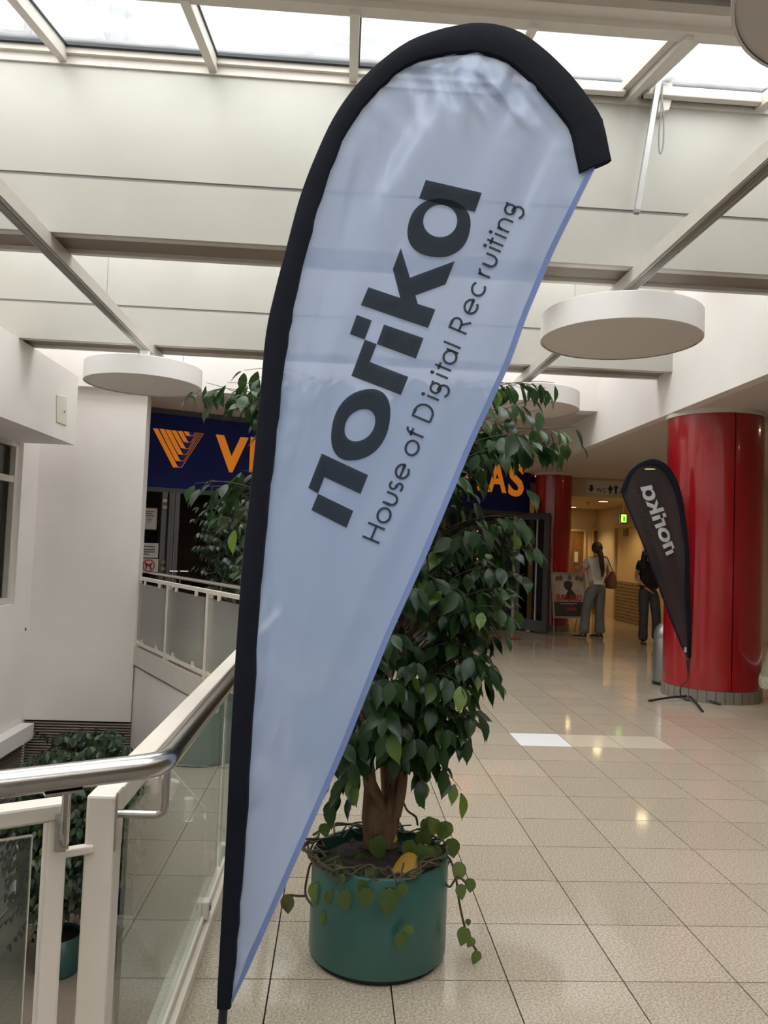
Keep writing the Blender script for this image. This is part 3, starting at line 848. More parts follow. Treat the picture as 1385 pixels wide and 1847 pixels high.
# wall loudspeaker
c = ony(1098, 928, 19.3)
bs = thing('wall_speaker', (c.x, c.y, c.z - 0.1), 'small brown box speaker high on the corridor pier', 'speaker')
obj('body', box(c.x - 0.05, c.x + 0.05, c.y - 0.12, c.y - 0.02, c.z - 0.1, c.z + 0.1), M_brown, bs)
obj('grille', box(c.x - 0.04, c.x + 0.04, c.y - 0.126, c.y - 0.12, c.z - 0.085, c.z + 0.085), M_dark, bs)
# WC sign board with pictograms
a, b = ony(1057, 866, 15.49), ony(1140, 893, 15.49)
wc = thing('wc_sign', (a.x, 15.49, b.z), 'pale WC sign with a down arrow and pictograms on the fascia', 'sign')
bb = obj('board', box(a.x, b.x, 15.47, 15.5, b.z, a.z), M_ceil, wc)
def wpx(x, y): return ony(1000 + x / 9.893, 860 + y / 9.893, 15.468)
def flat(poly, name, m=M_ink, th=0.004): return obj(name, prism([wpx(*p) for p in poly], (0, -th, 0)), m, wc)
flat([(628, 148), (685, 148), (687, 205), (705, 208), (655, 275), (605, 215), (628, 205)], 'arrow')
o_ = wpx(742, 268)
text_parts('WC', o_, (1, 0, 0.0), UPZ, 0.118, M_ink, wc, 0.004, bold=0.001)
def pict(cx, skirt):
    hd = [(cx + 12 * math.cos(k * math.pi / 5), 150 + 12 * math.sin(k * math.pi / 5)) for k in range(10)]
    flat(hd, 'pictogram_head')
    if skirt:
        flat([(cx - 18, 168), (cx + 18, 168), (cx + 45, 222), (cx + 30, 245), (cx + 14, 250), (cx + 14, 305), (cx - 14, 305), (cx - 14, 250), (cx - 28, 245), (cx - 42, 222)], 'pictogram')
    else:
        flat([(cx - 34, 170), (cx + 34, 170), (cx + 36, 205), (cx + 20, 212), (cx + 17, 312), (cx - 17, 312), (cx - 20, 212), (cx - 38, 205)], 'pictogram')
pict(995, True); pict(1095, False)
flat([(1150, 300), (1180, 262), (1195, 262), (1195, 285), (1215, 285), (1230, 312), (1222, 318), (1205, 296), (1180, 296), (1172, 280), (1158, 306)], 'pictogram')

# downlights: warm discs in the low ceilings
DL = [(1088, 904, 2.67), (1032, 914, 2.67)]
spots = [onz(x, y, z) for x, y, z in DL]
spots += [onz(1172, 845, 3.05), Vector((5.6, 10.6, 3.05)), Vector((5.6, 8.0, 3.05)), Vector((5.6, 5.2, 3.05))]
DLAB = ['bright recessed downlight below the WC sign', 'recessed downlight beside the small red column',
        'recessed downlight shining through the dark flag', 'recessed downlight behind the large red column', 'recessed downlight right of the large red column', 'recessed downlight in the low ceiling outside the right edge',
        'recessed downlight above the poster stand', 'recessed downlight right of the dark flag']
for n, c in enumerate(spots):
    t = thing('downlight', c, DLAB[n], 'downlight', 'recessed downlights in the low ceiling')
    obj('trim_ring', lathe([(0.125, 0.0), (0.125, -0.012), (0.095, -0.012), (0.095, 0.0)], c, 24), M_white, t, smooth=True)
    obj('lamp_disc', cyl(c, 0.095, -0.008, -0.002, 20), M_warm, t)
    l = bpy.data.lights.new('downlight_beam', 'SPOT')
    l.energy = 75 if c.z < 2.9 else 32; l.color = (1.0, 0.72, 0.38); l.spot_size = math.radians(125); l.spot_blend = 0.6; l.shadow_soft_size = 0.08
    lo = bpy.data.objects.new('downlight_beam', l); COL.objects.link(lo); lo.parent = t; lo.location = (0, 0, -0.03)

for px, py, z, lab in ((1217, 838, 3.05, 'small ceiling sprinkler beside the large red column'), (1060, 909, 2.67, 'small ceiling sprinkler between the two corridor downlights')):
    c = onz(px, py - 3, z)
    t = thing('sprinkler', c, lab, 'sprinkler')
    obj('rose', lathe([(0.0, 0.0), (0.05, 0.0), (0.045, -0.012), (0.015, -0.016)], c, 14), M_alu, t, smooth=True)
    obj('nozzle', lathe([(0.015, -0.014), (0.012, -0.045), (0.028, -0.05), (0.028, -0.055), (0.0, -0.055)], c, 12), M_alu, t, smooth=True)

# ================================================================== RED COLUMNS
def column(c, r, ztop, label, ntiles, seams):
    t = thing('red_column', (c[0], c[1], 0), label, 'column', 'red lacquered columns')
    zb = 0.13
    gap = 0.012 / r
    for k in range(len(seams)):
        a0 = seams[k] + gap / 2; a1 = seams[(k + 1) % len(seams)] - gap / 2
        if a1 < a0: a1 += 2 * math.pi
        obj('shell_panel', lathe([(r - 0.015, zb), (r, zb), (r, ztop - 0.05), (r - 0.015, ztop - 0.05)], (c[0], c[1], 0), 40, a0, a1), M_red, t, smooth=True)
    obj('core', cyl((c[0], c[1], 0), r - 0.012, 0.0, ztop, 48), mat('dark_red_core', (0.08, 0.004, 0.006), 0.5), t, smooth=True)
    obj('top_collar', lathe([(r - 0.02, ztop - 0.05), (r + 0.015, ztop - 0.05), (r + 0.015, ztop), (r - 0.02, ztop)], (c[0], c[1], 0), 48), M_ceil, t, smooth=True)
    for k in range(ntiles):
        a0 = 2 * math.pi * k / ntiles; a1 = 2 * math.pi * (k + 0.94) / ntiles
        pr = [(r - 0.012, 0.0), (r + 0.012, 0.0), (r + 0.012, zb - 0.004), (r - 0.012, zb - 0.004)]
        obj('plinth_tile', lathe(pr, (c[0], c[1], 0), 2, a0, a1), M_plinth, t)
    return t
column((4.065, 8.24), 0.495, 3.05, 'large red lacquered column behind the dark flag', 36, [math.radians(a) for a in (-93, 27, 147)])
column((4.14, 14.95), 0.36, 3.05, 'smaller red column between the cinema doors and the poster stand', 26, [math.radians(a) for a in (-30, 90, 210)])

# ================================================================== ROUND LAMPS AND THEIR TRACKS
def track(x, y0, y1, label):
    t = thing('lamp_track', (x, y0, 3.40), label, 'lamp track', 'long lamp tracks under the roof beams')
    obj('channel', box(x - 0.05, x + 0.05, y0, y1, 3.40, 3.495), M_frame, t)
    obj('slot', box(x - 0.016, x + 0.016, y0, y1, 3.394, 3.401), M_groove, t)
    obj('slot_lip', box(x - 0.042, x - 0.030, y0, y1, 3.392, 3.40), M_alu, t)
    obj('slot_lip', box(x + 0.030, x + 0.042, y0, y1, 3.392, 3.40), M_alu, t)
track(2.03, 3.0, 10.6, 'long cream lamp track running back on the right')
track(-2.08, 0.5, 10.6, 'long cream lamp track running back on the left')
def disc_lamp(c, r, label, ztr=3.392):
    t = thing('disc_lamp', c, label, 'lamp', 'round white disc lamps')
    x, y, z = c
    obj('drum', lathe([(r - 0.012, 0.0), (r, 0.0), (r, 0.185), (r - 0.006, 0.19), (0.0, 0.19)], c, 64), M_white, t, smooth=True)
    obj('diffuser', lathe([(r - 0.012, 0.006), (0.0, 0.006)], c, 64), M_lampface, t)
    obj('mount', lathe([(0.13, 0.19), (0.13, 0.215), (0.05, 0.22), (0.05, ztr - z), (0, ztr - z)], c, 24), M_white, t, smooth=True)
    for s in (-1, 1):
        pth = smooth_path([(x + s * 0.06, y, z + 0.19), (x + s * 0.17, y - 0.05, z + 0.25), (x + s * 0.13, y, z + 0.29), (x + s * 0.03, y, ztr - 0.01)], 5)
        obj('cable', tube(pth, 0.006, 6), M_alu, t, smooth=True)
disc_lamp((2.03, 5.62, 3.07), 0.585, 'nearest large white disc lamp under the track on the right')
disc_lamp((-2.08, 8.05, 3.035), 0.585, 'white disc lamp under the left track beside the cinema sign')
disc_lamp((2.03, 8.55, 3.07), 0.585, 'white disc lamp half hidden by ficus leaves, farther along the right track')
disc_lamp((1.765, 2.2, 3.30), 0.585, 'white disc lamp cut off by the top right corner', 3.499)
disc_lamp((-2.08, 5.1, 3.035), 0.585, 'white disc lamp above the left track outside the frame') if False else None

# ================================================================== SKYLIGHT OPENER
A = ony(1205, 125, 5.2)
sk = thing('skylight_opener', A, 'grey skylight opener with a hanging rod and cable loop', 'opener')
def pq(x, y, Y=5.18): return ony(x, y, Y)
obj('bracket', beam_between(pq(1222, 122, 5.06), pq(1200, 142, 5.16), 0.05, 0.05), M_alu, sk)
o = obj('motor_box', prism([pq(1192, 148), pq(1212, 150), pq(1216, 165), pq(1207, 198), pq(1186, 203)], (0, 0.08, 0)), M_frame, sk); bevel(o, 0.006)
obj('rod', beam_between(pq(1190, 130, 5.12), pq(1148, 382, 5.10), 0.035, 0.035, up=(0, 1, 0)), M_alu, sk)
obj('rod_cap', beam_between(pq(1148.6, 379, 5.10), pq(1147.8, 385, 5.10), 0.037, 0.037, up=(0, 1, 0)), M_groove, sk)
obj('cable_loop', tube(smooth_path([pq(1195, 150, 5.13), pq(1192, 200, 5.12), pq(1188, 250, 5.12), pq(1190, 277, 5.12), pq(1196, 262, 5.12), pq(1197, 215, 5.12), pq(1193, 170, 5.13)], 6), 0.005, 6), M_groove, sk, smooth=True)

# ================================================================== NEAR BALUSTRADE (stainless handrail, cream frame, glass)
def rod(path, r, name, parent, m=None, n=16):
    return obj(name, tube(path, r, n), m or M_steel, parent, smooth=True)
nb = thing('near_balustrade', (-0.48, 1.74, 0), 'cream framed glass balustrade with a bent steel handrail along the stair void, nearest the flag', 'railing')
bx0, bx1 = -0.512, -0.452
bevel(obj('corner_post', box(bx0, bx1 + 0.002, 1.70, 1.765, -0.25, 0.905), M_rail, nb), 0.006)
bevel(obj('top_beam', box(bx0, bx1, 1.764, DA.y, 0.852, 0.9048), M_rail, nb), 0.005)
bevel(obj('bottom_rail', box(-0.492, -0.44, 1.765, DA.y, 0.03, 0.075), M_rail, nb), 0.004)
bevel(obj('bottom_flange', box(-0.44, -0.418, 1.765, DA.y, 0.0, 0.05), M_rail, nb), 0.004)
for y in (3.3, 4.9, 6.66):
    bevel(obj('post', box(-0.506, -0.458, y, y + 0.05, -0.25, 0.86), M_rail, nb), 0.005)
for y0, y1 in ((1.80, 3.28), (3.37, 4.88), (4.97, 6.64)):
    obj('pane', box(-0.456, -0.446, y0, y1, 0.085, 0.835), M_glassrail, nb)
for y in (2.0, 2.95, 3.5, 4.6, 5.2, 6.4):
    cl = obj('clip', box(-0.455, -0.425, y, y + 0.045, 0.06, 0.125), M_rail, nb)
    bevel(cl, 0.004)
    obj('clip_screw', box(-0.426, -0.420, y + 0.012, y + 0.032, 0.09, 0.11), M_groove, cl)
    obj('glass_hanger', box(-0.462, -0.430, y, y + 0.05, 0.815, 0.855), M_rail, nb)
CX0 = Vector((-0.350, 1.655, 0.985))
LDIR = Vector((-0.868, -0.497, 0)).normalized()
pa = CX0 + LDIR * 0.04; pb = CX0 + Vector((0, 0.045, 0))
path = [CX0 + LDIR * 1.0, CX0 + LDIR * 0.5, CX0 + LDIR * 0.1, pa, CX0 + LDIR * 0.016 + Vector((0, 0.006, 0)), CX0 + LDIR * 0.004 + Vector((0, 0.018, 0)), pb, CX0 + Vector((0, 0.12, 0)), (-0.35, 3.5, 0.985), (-0.35, 6.6, 0.985)]
hr = rod(path, 0.0255, 'handrail', nb, n=24)
hr['label'] = 'brushed steel handrail'
obj('flat_bar', beam_between(CX0 + LDIR * 0.155 + Vector((0, 0, -0.028)), CX0 + LDIR * 0.225 + Vector((0, 0, -0.028)), 0.03, 0.005), M_steel, hr)
# L-bracket at the corner post
rod(smooth_path([(-0.352, 1.72, 0.962), (-0.352, 1.722, 0.905), (-0.353, 1.722, 0.872), (-0.362, 1.723, 0.862), (-0.378, 1.725, 0.859), (-0.448, 1.727, 0.859)], 5), 0.0085, 'bracket', hr)
obj('bracket_plate', box(-0.4505, -0.446, 1.702, 1.748, 0.79, 0.91), M_steel, hr)
for y in (3.32, 4.92, 6.5):
    rod(smooth_path([(-0.352, y, 0.962), (-0.353, y, 0.872), (-0.378, y, 0.859), (-0.455, y, 0.859)], 4), 0.0085, 'bracket', hr)
# gate to the left: cream frame with glass, parallel to the bent handrail
GN = Vector((-LDIR.y, LDIR.x, 0))
if GN.y < 0: GN = -GN
G0 = CX0 + GN * 0.118; G0.z = 0
lb = nb
def gbox(s0, s1, z0, z1, th=0.05, off=0.0):
    c = G0 + LDIR * ((s0 + s1) / 2) + GN * off
    return obox((c.x, c.y, (z0 + z1) / 2), LDIR, GN, UPZ, (s1 - s0) / 2, th / 2, (z1 - z0) / 2)
def gs(px, py):
    p = onplane(px, py, G0, GN); return (p - G0).dot(LDIR), p.z
s_r = gs(119, 1480)[0]; s_l = gs(82, 1480)[0]; zt = gs(60, 1449)[1]; zb_ = gs(60, 1487)[1]
bevel(obj('post', gbox(s_r, s_l, -0.25, zt), M_rail, lb), 0.006)
bevel(obj('top_beam', gbox(s_r + 0.004, 1.0, zb_ + 0.006, zt + 0.001, 0.052), M_rail, lb), 0.006)
sc_ = gs(168, 1535); zc = gs(145, 1533)[1]
bevel(obj('link_bar', gbox(sc_[0] - 0.0, s_r + 0.002, zc - 0.009, zc + 0.009, 0.022), M_rail, lb), 0.004)
sp, zp = gs(57, 1508)
obj('pane', gbox(sp, 0.98, -0.2, zp, 0.010), M_glassrail, lb)
obj('pane_edge', gbox(sp - 0.002, sp, -0.2, zp, 0.011), mat('glass_edge', (0.6, 0.62, 0.5), 0.2), lb)
obj('pane_edge', gbox(sp, 0.98, zp, zp + 0.002, 0.011), mat('glass_edge', (0.6, 0.62, 0.5), 0.2), lb)
s0, z0 = gs(118, 1522); s1, z1 = gs(96, 1462)
obj('bracket_plate', gbox(s0, s1, z0, z1, 0.006, -0.029), M_steel, hr)
bc = G0 + LDIR * ((s0 + s1) / 2 - 0.002)
for zz in (0.25, 0.52, 0.85):
    cc = bc - GN * 0.034; z = z0 + (z1 - z0) * (1 - zz)
    obj('screw', tube([Vector((cc.x, cc.y, z)) , Vector((cc.x, cc.y, z)) - GN * 0.005], 0.006, 10), M_alu, hr)
bt = CX0 + LDIR * ((s0 + s1) / 2 + 0.014)
zlow = z0 + 0.02
rod([Vector((bt.x, bt.y, 0.962)), Vector((bt.x, bt.y, 0.962)) * 0.45 + (Vector((bc.x, bc.y, zlow)) - GN * 0.045) * 0.55, Vector((bc.x, bc.y, zlow)) - GN * 0.045, Vector((bc.x, bc.y, zlow)) - GN * 0.03], 0.0085, 'bracket', hr)

# ================================================================== FAR BALUSTRADE on the diagonal edge
fb = thing('far_balustrade', DB, 'cream framed smoky glass balustrade on the far diagonal edge of the stair void', 'railing')
DLn = (DB - DA).length
def dpt(s, off=0.0, z=0.0): return DB - DDIR * s + nd * off + UPZ * z
def dbox(s0, s1, z0, z1, th=0.05, off=0.0):
    c = dpt((s0 + s1) / 2, off, (z0 + z1) / 2)
    return obox(c, DDIR, nd, UPZ, (s1 - s0) / 2, th / 2, (z1 - z0) / 2)
def ds(px): # distance along the edge seen at this column
    p0 = onplane(px, 1100, DA, nd); return (DB - p0).dot(DDIR)
PS = [0.06, ds(303), ds(376), ds(376) * 2 - ds(303), DLn - 0.22]
obj('top_rail', dbox(0.02, DLn - 0.18, 0.905, 0.945, 0.055, 0.0), M_rail, fb)
obj('bottom_rail', dbox(0.02, DLn - 0.18, 0.035, 0.07, 0.035, 0.0), M_rail, fb)
for s in PS:
    bevel(obj('post', dbox(s - 0.03, s + 0.03, -0.15, 0.91, 0.05), M_rail, fb), 0.004)
    if s in PS[1:4]:
        obj('post_fin', dbox(s + 0.06, s + 0.085, 0.0, 0.91, 0.03), M_rail, fb)
for s0, s1 in zip(PS[:-1], PS[1:]):
    obj('pane', dbox(s0 + 0.06, s1 - 0.05, 0.10, 0.86, 0.010, 0.02), M_glassfar, fb)
    for q in (0.25, 0.75):
        s = s0 + (s1 - s0) * q
        obj('clip', dbox(s - 0.025, s + 0.025, 0.06, 0.13, 0.03, 0.02), M_rail, fb)
        obj('glass_hanger', dbox(s - 0.03, s + 0.03, 0.85, 0.91, 0.02, 0.02), M_rail, fb)
h2 = rod([dpt(0.05, -0.13, 1.0), dpt(DLn - 0.3, -0.13, 1.0)], 0.022, 'handrail', fb)
for s in PS[1:4]:
    rod([dpt(s, -0.13, 0.98), dpt(s, -0.13, 0.90), dpt(s, -0.02, 0.88)], 0.007, 'bracket', h2, n=8)

# ================================================================== FLOOR STICKER, BIN, POSTER STAND
c = onz(912, 1152, 0.002)
tag(obj('floor_sticker', box(c.x - 0.28, c.x + 0.28, c.y - 0.12, c.y + 0.12, 0.0005, 0.003), mat('red_sticker', (0.35, 0.05, 0.03), 0.4)), 'faded red sticker on the floor at the cinema entrance', 'sticker')
bc_ = onz(1212, 1241, 0)
bn = thing('litter_bin', Vector((3.885, 8.915, 0)), 'grey steel litter bin with a domed top beside the large red column', 'bin')
b0 = WL[bn]
obj('body', lathe([(0.0, 0.03), (0.165, 0.03), (0.165, 0.54), (0.162, 0.545)], b0, 40), M_bin, bn, smooth=True)
obj('dome', lathe([(0.167, 0.545), (0.167, 0.56), (0.16, 0.60), (0.138, 0.655), (0.10, 0.70), (0.05, 0.722), (0.0, 0.727)], b0, 40), M_bin, bn, smooth=True)
obj('base_ring', lathe([(0.0, 0.0), (0.172, 0.0), (0.172, 0.035), (0.16, 0.04)], b0, 40), M_black, bn, smooth=True)
obj('flap', lathe([(0.1685, 0.40), (0.1685, 0.46)], b0, 6, math.radians(-75), math.radians(-55)), M_groove, bn)

fr = [onz(997, 1141, 0), None]
YP = fr[0].y
def pp(x, y, off=0.0):
    p = onplane(x, y, Vector((4.09, YP, 0)), Vector((0, -1, 0.10)).normalized()); return p + Vector((0, -off, 0))
ps = thing('poster_stand', fr[0], 'A-frame poster stand with a film poster beside the woman in the white blouse', 'poster stand')
def pstrip(a, b, w, name, m, off=0.0):
    return obj(name, beam_between(pp(*a, off), pp(*b, off), w, 0.03, up=(0, 1, 0)), m, ps)
TLp, TRp, BRp, BLp = (994.5, 1033.5), (1054, 1035), (1057, 1114), (998.5, 1113)
for a, b in ((TLp, TRp), (TRp, BRp), (BRp, BLp), (BLp, TLp)): pstrip(a, b, 0.035, 'frame_bar', M_alu)
obj('poster_sheet', prism([pp(*TLp, 0.004), pp(*TRp, 0.004), pp(*BRp, 0.004), pp(*BLp, 0.004)], (0, 0.01, 0)), M_poster, ps)
obj('poster_dark_band', prism([pp(997, 1085, 0.007), pp(1055, 1086, 0.007), pp(1056, 1112, 0.007), pp(998.5, 1111, 0.007)], (0, 0.002, 0)), M_posterdark, ps)
def q8(x, y): return (1000 + x / 5.327, 960 + y / 5.327)
sil = [(90, 480), (115, 468), (150, 470), (170, 485), (172, 510), (160, 535), (160, 550), (185, 575), (200, 605), (205, 645), (95, 645), (105, 610), (118, 580), (128, 560), (122, 552), (105, 548), (98, 530), (88, 520)]
obj('poster_silhouette', prism([pp(*q8(*p), 0.009) for p in sil], (0, 0.002, 0)), M_ink, ps)
o_ = pp(*q8(18, 655), 0.013)
text_parts('BRUNO', o_, (1, 0, 0.0), (0, 0.09, 1), 0.165, M_redink, ps, 0.003, bold=0.003, width=[0.078, 0.085, 0.08, 0.09, 0.085], xpos=[0, 0.095, 0.195, 0.29, 0.395])
for (x0, x1, y) in ((55, 215, 683), (140, 190, 700), (115, 205, 725), (110, 210, 742)):
    obj('poster_line', prism([pp(*q8(x0, y), 0.009), pp(*q8(x1, y), 0.009), pp(*q8(x1, y + 7), 0.009), pp(*q8(x0, y + 7), 0.009)], (0, 0.001, 0)), M_paper if y < 690 else M_redink, ps)
for (cx_, cy_) in ((60, 440), (145, 435), (215, 440), (25, 445), (255, 450)):
    pts = [pp(*q8(cx_ + 20 * math.cos(k * math.pi / 6), cy_ + 26 * math.sin(k * math.pi / 6)), 0.008) for k in range(12)]
    obj('poster_portrait', prism(pts, (0, 0.001, 0)), mat('poster_brown', (0.16, 0.11, 0.09), 0.6), ps)
for a in ((998, 1112), (1053, 1113)):
    g = pp(*a); obj('leg', tube([g, Vector((g.x + 0.01, g.y - 0.03, 0.0))], 0.013, 8), M_alu, ps)
    obj('leg', tube([Vector((g.x, g.y + 0.05, 0.9)), Vector((g.x, g.y + 0.55, 0.0))], 0.013, 8), M_alu, ps)

# ================================================================== FEATHER FLAGS
def sleeve_ring(po, pi_, th, dirn, n=10):
    c = (po + pi_) / 2; h = (po - pi_) / 2
    sg = lambda v: math.copysign(abs(v) ** 0.6, v)
    return [c + h * sg(math.cos(2 * math.pi * k / n)) + dirn * (th * sg(math.sin(2 * math.pi * k / n))) for k in range(n)]
def loft(rings, cap=True):
    n = len(rings[0]); V = [p for r in rings for p in r]; Fc = []
    for i in range(len(rings) - 1):
        for k in range(n):
            a, b = i * n + k, i * n + (k + 1) % n
            Fc.append((a, b, b + n, a + n))
    if cap: Fc += [tuple(range(n - 1, -1, -1)), tuple(range((len(rings) - 1) * n, len(rings) * n))]
    return V, Fc
def catmull2(pts, n):
    v = smooth_path([Vector((p[0], p[1], 0)) for p in pts], n)
    return [(p.x, p.y) for p in v]
def interp(tbl, y):
    if y <= tbl[0][0]: return tbl[0][1]
    for (y0, x0), (y1, x1) in zip(tbl[:-1], tbl[1:]):
        if y <= y1: return x0 + (x1 - x0) * (y - y0) / (y1 - y0)
    return tbl[-1][1]
DF = 1.88
def ripple(x, y):
    """folds of the cloth, as a distance in metres towards (-) or away (+) from the viewer"""
    s = (x - 640) * 0.923 + (y - 900) * 0.385         # across the flag
    l = -(x - 640) * 0.385 + (y - 900) * 0.923        # along it
    r = 0.011 * math.sin(s / 46.0 + 0.0012 * l + 0.6) * min(1, 0.35 + abs(s - 20) / 160)
    r += 0.006 * math.sin(s / 19.0 + 1.3 + l / 240.0 + 2.0 * noise.noise(Vector((s / 90.0, l / 300.0, 5)))) * min(1, abs(s - 20) / 150)
    r += 0.012 * math.sin(l / 330.0 + 0.4)
    top = max(0.0, 1 - (y - 95) / 150.0)
    if top > 0:
        an = math.atan2(y - 420, x - 830)
        r += 0.016 * top * math.sin(an * 30.0)
    r += 0.016 * noise.noise(Vector((s / 60.0, l / 420.0, 0)))
    for (ax, ay, bx, by, amp, w) in CREASES:
        dx, dy = bx - ax, by - ay; L2 = dx * dx + dy * dy
        t = ((x - ax) * dx + (y - ay) * dy) / L2
        if -0.02 < t < 1.02:
            d = abs((x - ax) * dy - (y - ay) * dx) / L2 ** 0.5
            if d < 4 * w: r += amp * math.exp(-(d / w) ** 2) * min(1, max(0, min(t + 0.02, 1.02 - t)) * 5)
    return r * EDGE(x, y)
CREASES = [(930, 730, 655, 1330, -0.0055, 9), (990, 520, 900, 760, -0.004, 10), (640, 260, 560, 640, -0.0055, 9), (660, 250, 585, 560, 0.005, 10), (680, 230, 690, 420, -0.003, 6), (545, 560, 505, 860, -0.0045, 8), (600, 420, 560, 620, 0.004, 9), (560, 720, 500, 960, 0.004, 8),
           (800, 108, 885, 225, -0.006, 8), (850, 105, 960, 240, -0.007, 9), (900, 115, 1010, 260, 0.006, 9), (780, 112, 830, 200, 0.006, 8), (830, 110, 905, 190, 0.006, 7), (1015, 240, 930, 420, -0.004, 12), (500, 1000, 470, 1350, -0.004, 8), (560, 1060, 500, 1450, -0.004, 12), (600, 1080, 520, 1500, 0.004, 14),
           (540, 1360, 470, 1620, 0.0045, 10), (700, 1000, 620, 1200, 0.003, 12), (740, 130, 730, 260, -0.004, 8), (700, 170, 700, 300, 0.004, 8), (620, 900, 560, 1050, 0.003, 14), (860, 640, 800, 800, 0.003, 14)]
PAIRS = [((391, 1815), (417, 1815)), ((393, 1765), (424, 1755)), ((400, 1640), (434, 1630)), ((408, 1500), (444.5, 1500)), ((417, 1310), (456, 1300)), ((427.5, 1140), (466, 1135)),
         ((438, 1000), (477, 1000)), ((449, 905), (486, 900)), ((460, 800), (498, 800)), ((470, 700), (508, 700)), ((479.6, 600), (522.5, 600)), ((497, 520), (537, 520)), ((518, 440), (557, 440)),
         ((540, 358), (579, 360)), ((566, 288), (603, 292)), ((600, 215), (636, 222)), ((642, 155), (676, 172)), ((692, 107), (722, 130)), ((755, 67), (775, 106)), ((850, 43), (848, 98)), ((925, 53), (905, 111)),
         ((980, 88), (948, 142)), ((1030, 136), (990, 188)), ((1064, 180), (1016, 220)), ((1087, 218), (1030, 246)), ((1102, 288), (1045, 312))]
po = catmull2([p[0] for p in PAIRS], 4); pi2 = catmull2([p[1] for p in PAIRS], 4)
def EDGE(x, y):
    """the cloth is held flat where it is sewn to the sleeve"""
    d = min((x - a) ** 2 + (y - b) ** 2 for a, b in pi2[::2]) ** 0.5
    return min(1.0, 0.12 + d / 55.0)
fl = thing('feather_flag', Vector((P(400, 1847, DF).x, P(400, 1847, DF).y, 0)), 'tall pale blue teardrop flag with dark norika lettering and black pole sleeve', 'flag')
rings = []
for i, (a, b) in enumerate(zip(po, pi2)):
    wob = 1.0 + 0.10 * noise.noise(Vector((i * 0.9, 3.1, 0))) 
    jit = 2.5 * noise.noise(Vector((i * 1.7, 7.7, 0))) if i < len(po) - 5 else 0
    rings.append(sleeve_ring(P(a[0], a[1], DF - 0.004), P(b[0] + jit, b[1] + jit, DF - 0.004), 0.014 * wob, FWD))
slv = obj('pole_sleeve', loft(rings), M_blackcloth, fl, smooth=True)
a0, a1 = P(1087, 216, DF - 0.004), P(1030, 246, DF - 0.004); b0_, b1_ = P(1103, 290, DF - 0.004), P(1044, 313, DF - 0.004)
obj('sleeve_end_pocket', loft([sleeve_ring(a0, a1, 0.017, FWD), sleeve_ring((a0 + b0_) / 2, (a1 + b1_) / 2, 0.018, FWD), sleeve_ring(b0_, b1_, 0.015, FWD)]), M_blackcloth, fl, smooth=True)
# cloth grid
inner_left = sorted([(y, x - 12) for (x, y) in pi2[: 4 * 19 + 1]])
edge_r = [(100, 900), (112, 925), (140, 965), (190, 1010), (240, 1045), (300, 1072), (303, 1073), (448, 1001), (571, 949.5), (650, 922), (800, 853), (1000, 770), (1150, 702.5), (1347, 624), (1403, 600), (1744, 450), (1819, 414)]
rows, cols = 230, 100
V, Fc = [], []
for i in range(rows + 1):
    y = 88 + (1819 - 88) * (i / rows)
    xl = interp(inner_left, y) if y > 98 else 848 - 10
    xr = interp(edge_r, y) if y > 100 else 870
    if y < 112: xl = max(xl, 760); 
    for j in range(cols + 1):
        x = xl + (xr - xl) * j / cols
        V.append(P(x, y, DF + ripple(x, y)))
for i in range(rows):
    for j in range(cols):
        a = i * (cols + 1) + j
        Fc.append((a, a + 1, a + cols + 2, a + cols + 1))
cloth = obj('cloth', (V, Fc), M_flag, fl, smooth=True, fix=False)
# hem along the straight edge
hem = []
ys = [303, 400, 520, 650, 800, 950, 1100, 1250, 1400, 1550, 1700, 1819]
ys = [303 + (1819 - 303) * k / 60 for k in range(61)]
V, Fc = [], []
for k, y in enumerate(ys):
    xr = interp(edge_r, y); w_ = 11 if y < 1700 else 11 * (1819 - y) / 119 + 3
    for q, (dx, dd) in enumerate(((0.5, -0.004), (-w_, -0.004), (-w_, -0.001), (0.5, 0.003))):
        V.append(P(xr + dx, y, DF + ripple(xr + min(dx, 0), y) + dd))
for k in range(60):
    for q in range(3):
        a = k * 4 + q; Fc.append((a, a + 1, a + 5, a + 4))
obj('hem', (V, Fc), M_hem, fl, smooth=True, fix=False)

# --- lettering: outlines in picture pixels of the flag, cut fine enough to follow the folds
def fine_mesh(polys, maxlen):
    """triangulated 2d polygons (with optional ring pairs) -> verts, faces with edges no longer than maxlen"""
    bm = bmesh.new()
    for kind, data in polys:
        if kind == 'poly':
            vs = [bm.verts.new((x, y, 0)) for x, y in data]
            bm.faces.new(vs)
        else:
            o_, i_ = data; n = len(o_)
            vo = [bm.verts.new((x, y, 0)) for x, y in o_]; vi = [bm.verts.new((x, y, 0)) for x, y in i_]
            for k in range(n):
                j = (k + 1) % n
                bm.faces.new((vo[k], vo[j], vi[j], vi[k]))
    bm.verts.index_update()
    P2 = [Vector((v.co.x, v.co.y, 0)) for v in bm.verts]
    tris = []
    for f in bm.faces:
        idx = [v.index for v in f.verts]
        if len(idx) == 3: tris.append(tuple(idx)); continue
        for tr in tessellate_polygon([[P2[i] for i in idx]]):
            tris.append(tuple(idx[k] for k in tr))
    bm.free()
    for _ in range(4):                       # every triangle into four, so neighbours keep matching edges
        if max((P2[a] - P2[b]).length for t in tris for a, b in ((t[0], t[1]), (t[1], t[2]), (t[2], t[0]))) <= maxlen: break
        cache = {}; new = []
        def mid(a, b):
            k = (min(a, b), max(a, b))
            if k not in cache:
                P2.append((P2[a] + P2[b]) / 2); cache[k] = len(P2) - 1
            return cache[k]
        for a, b, c in tris:
            ab, bc, ca = mid(a, b), mid(b, c), mid(c, a)
            new += [(a, ab, ca), (ab, b, bc), (ca, bc, c), (ab, bc, ca)]
        tris = new
    return [(p.x, p.y) for p in P2], tris
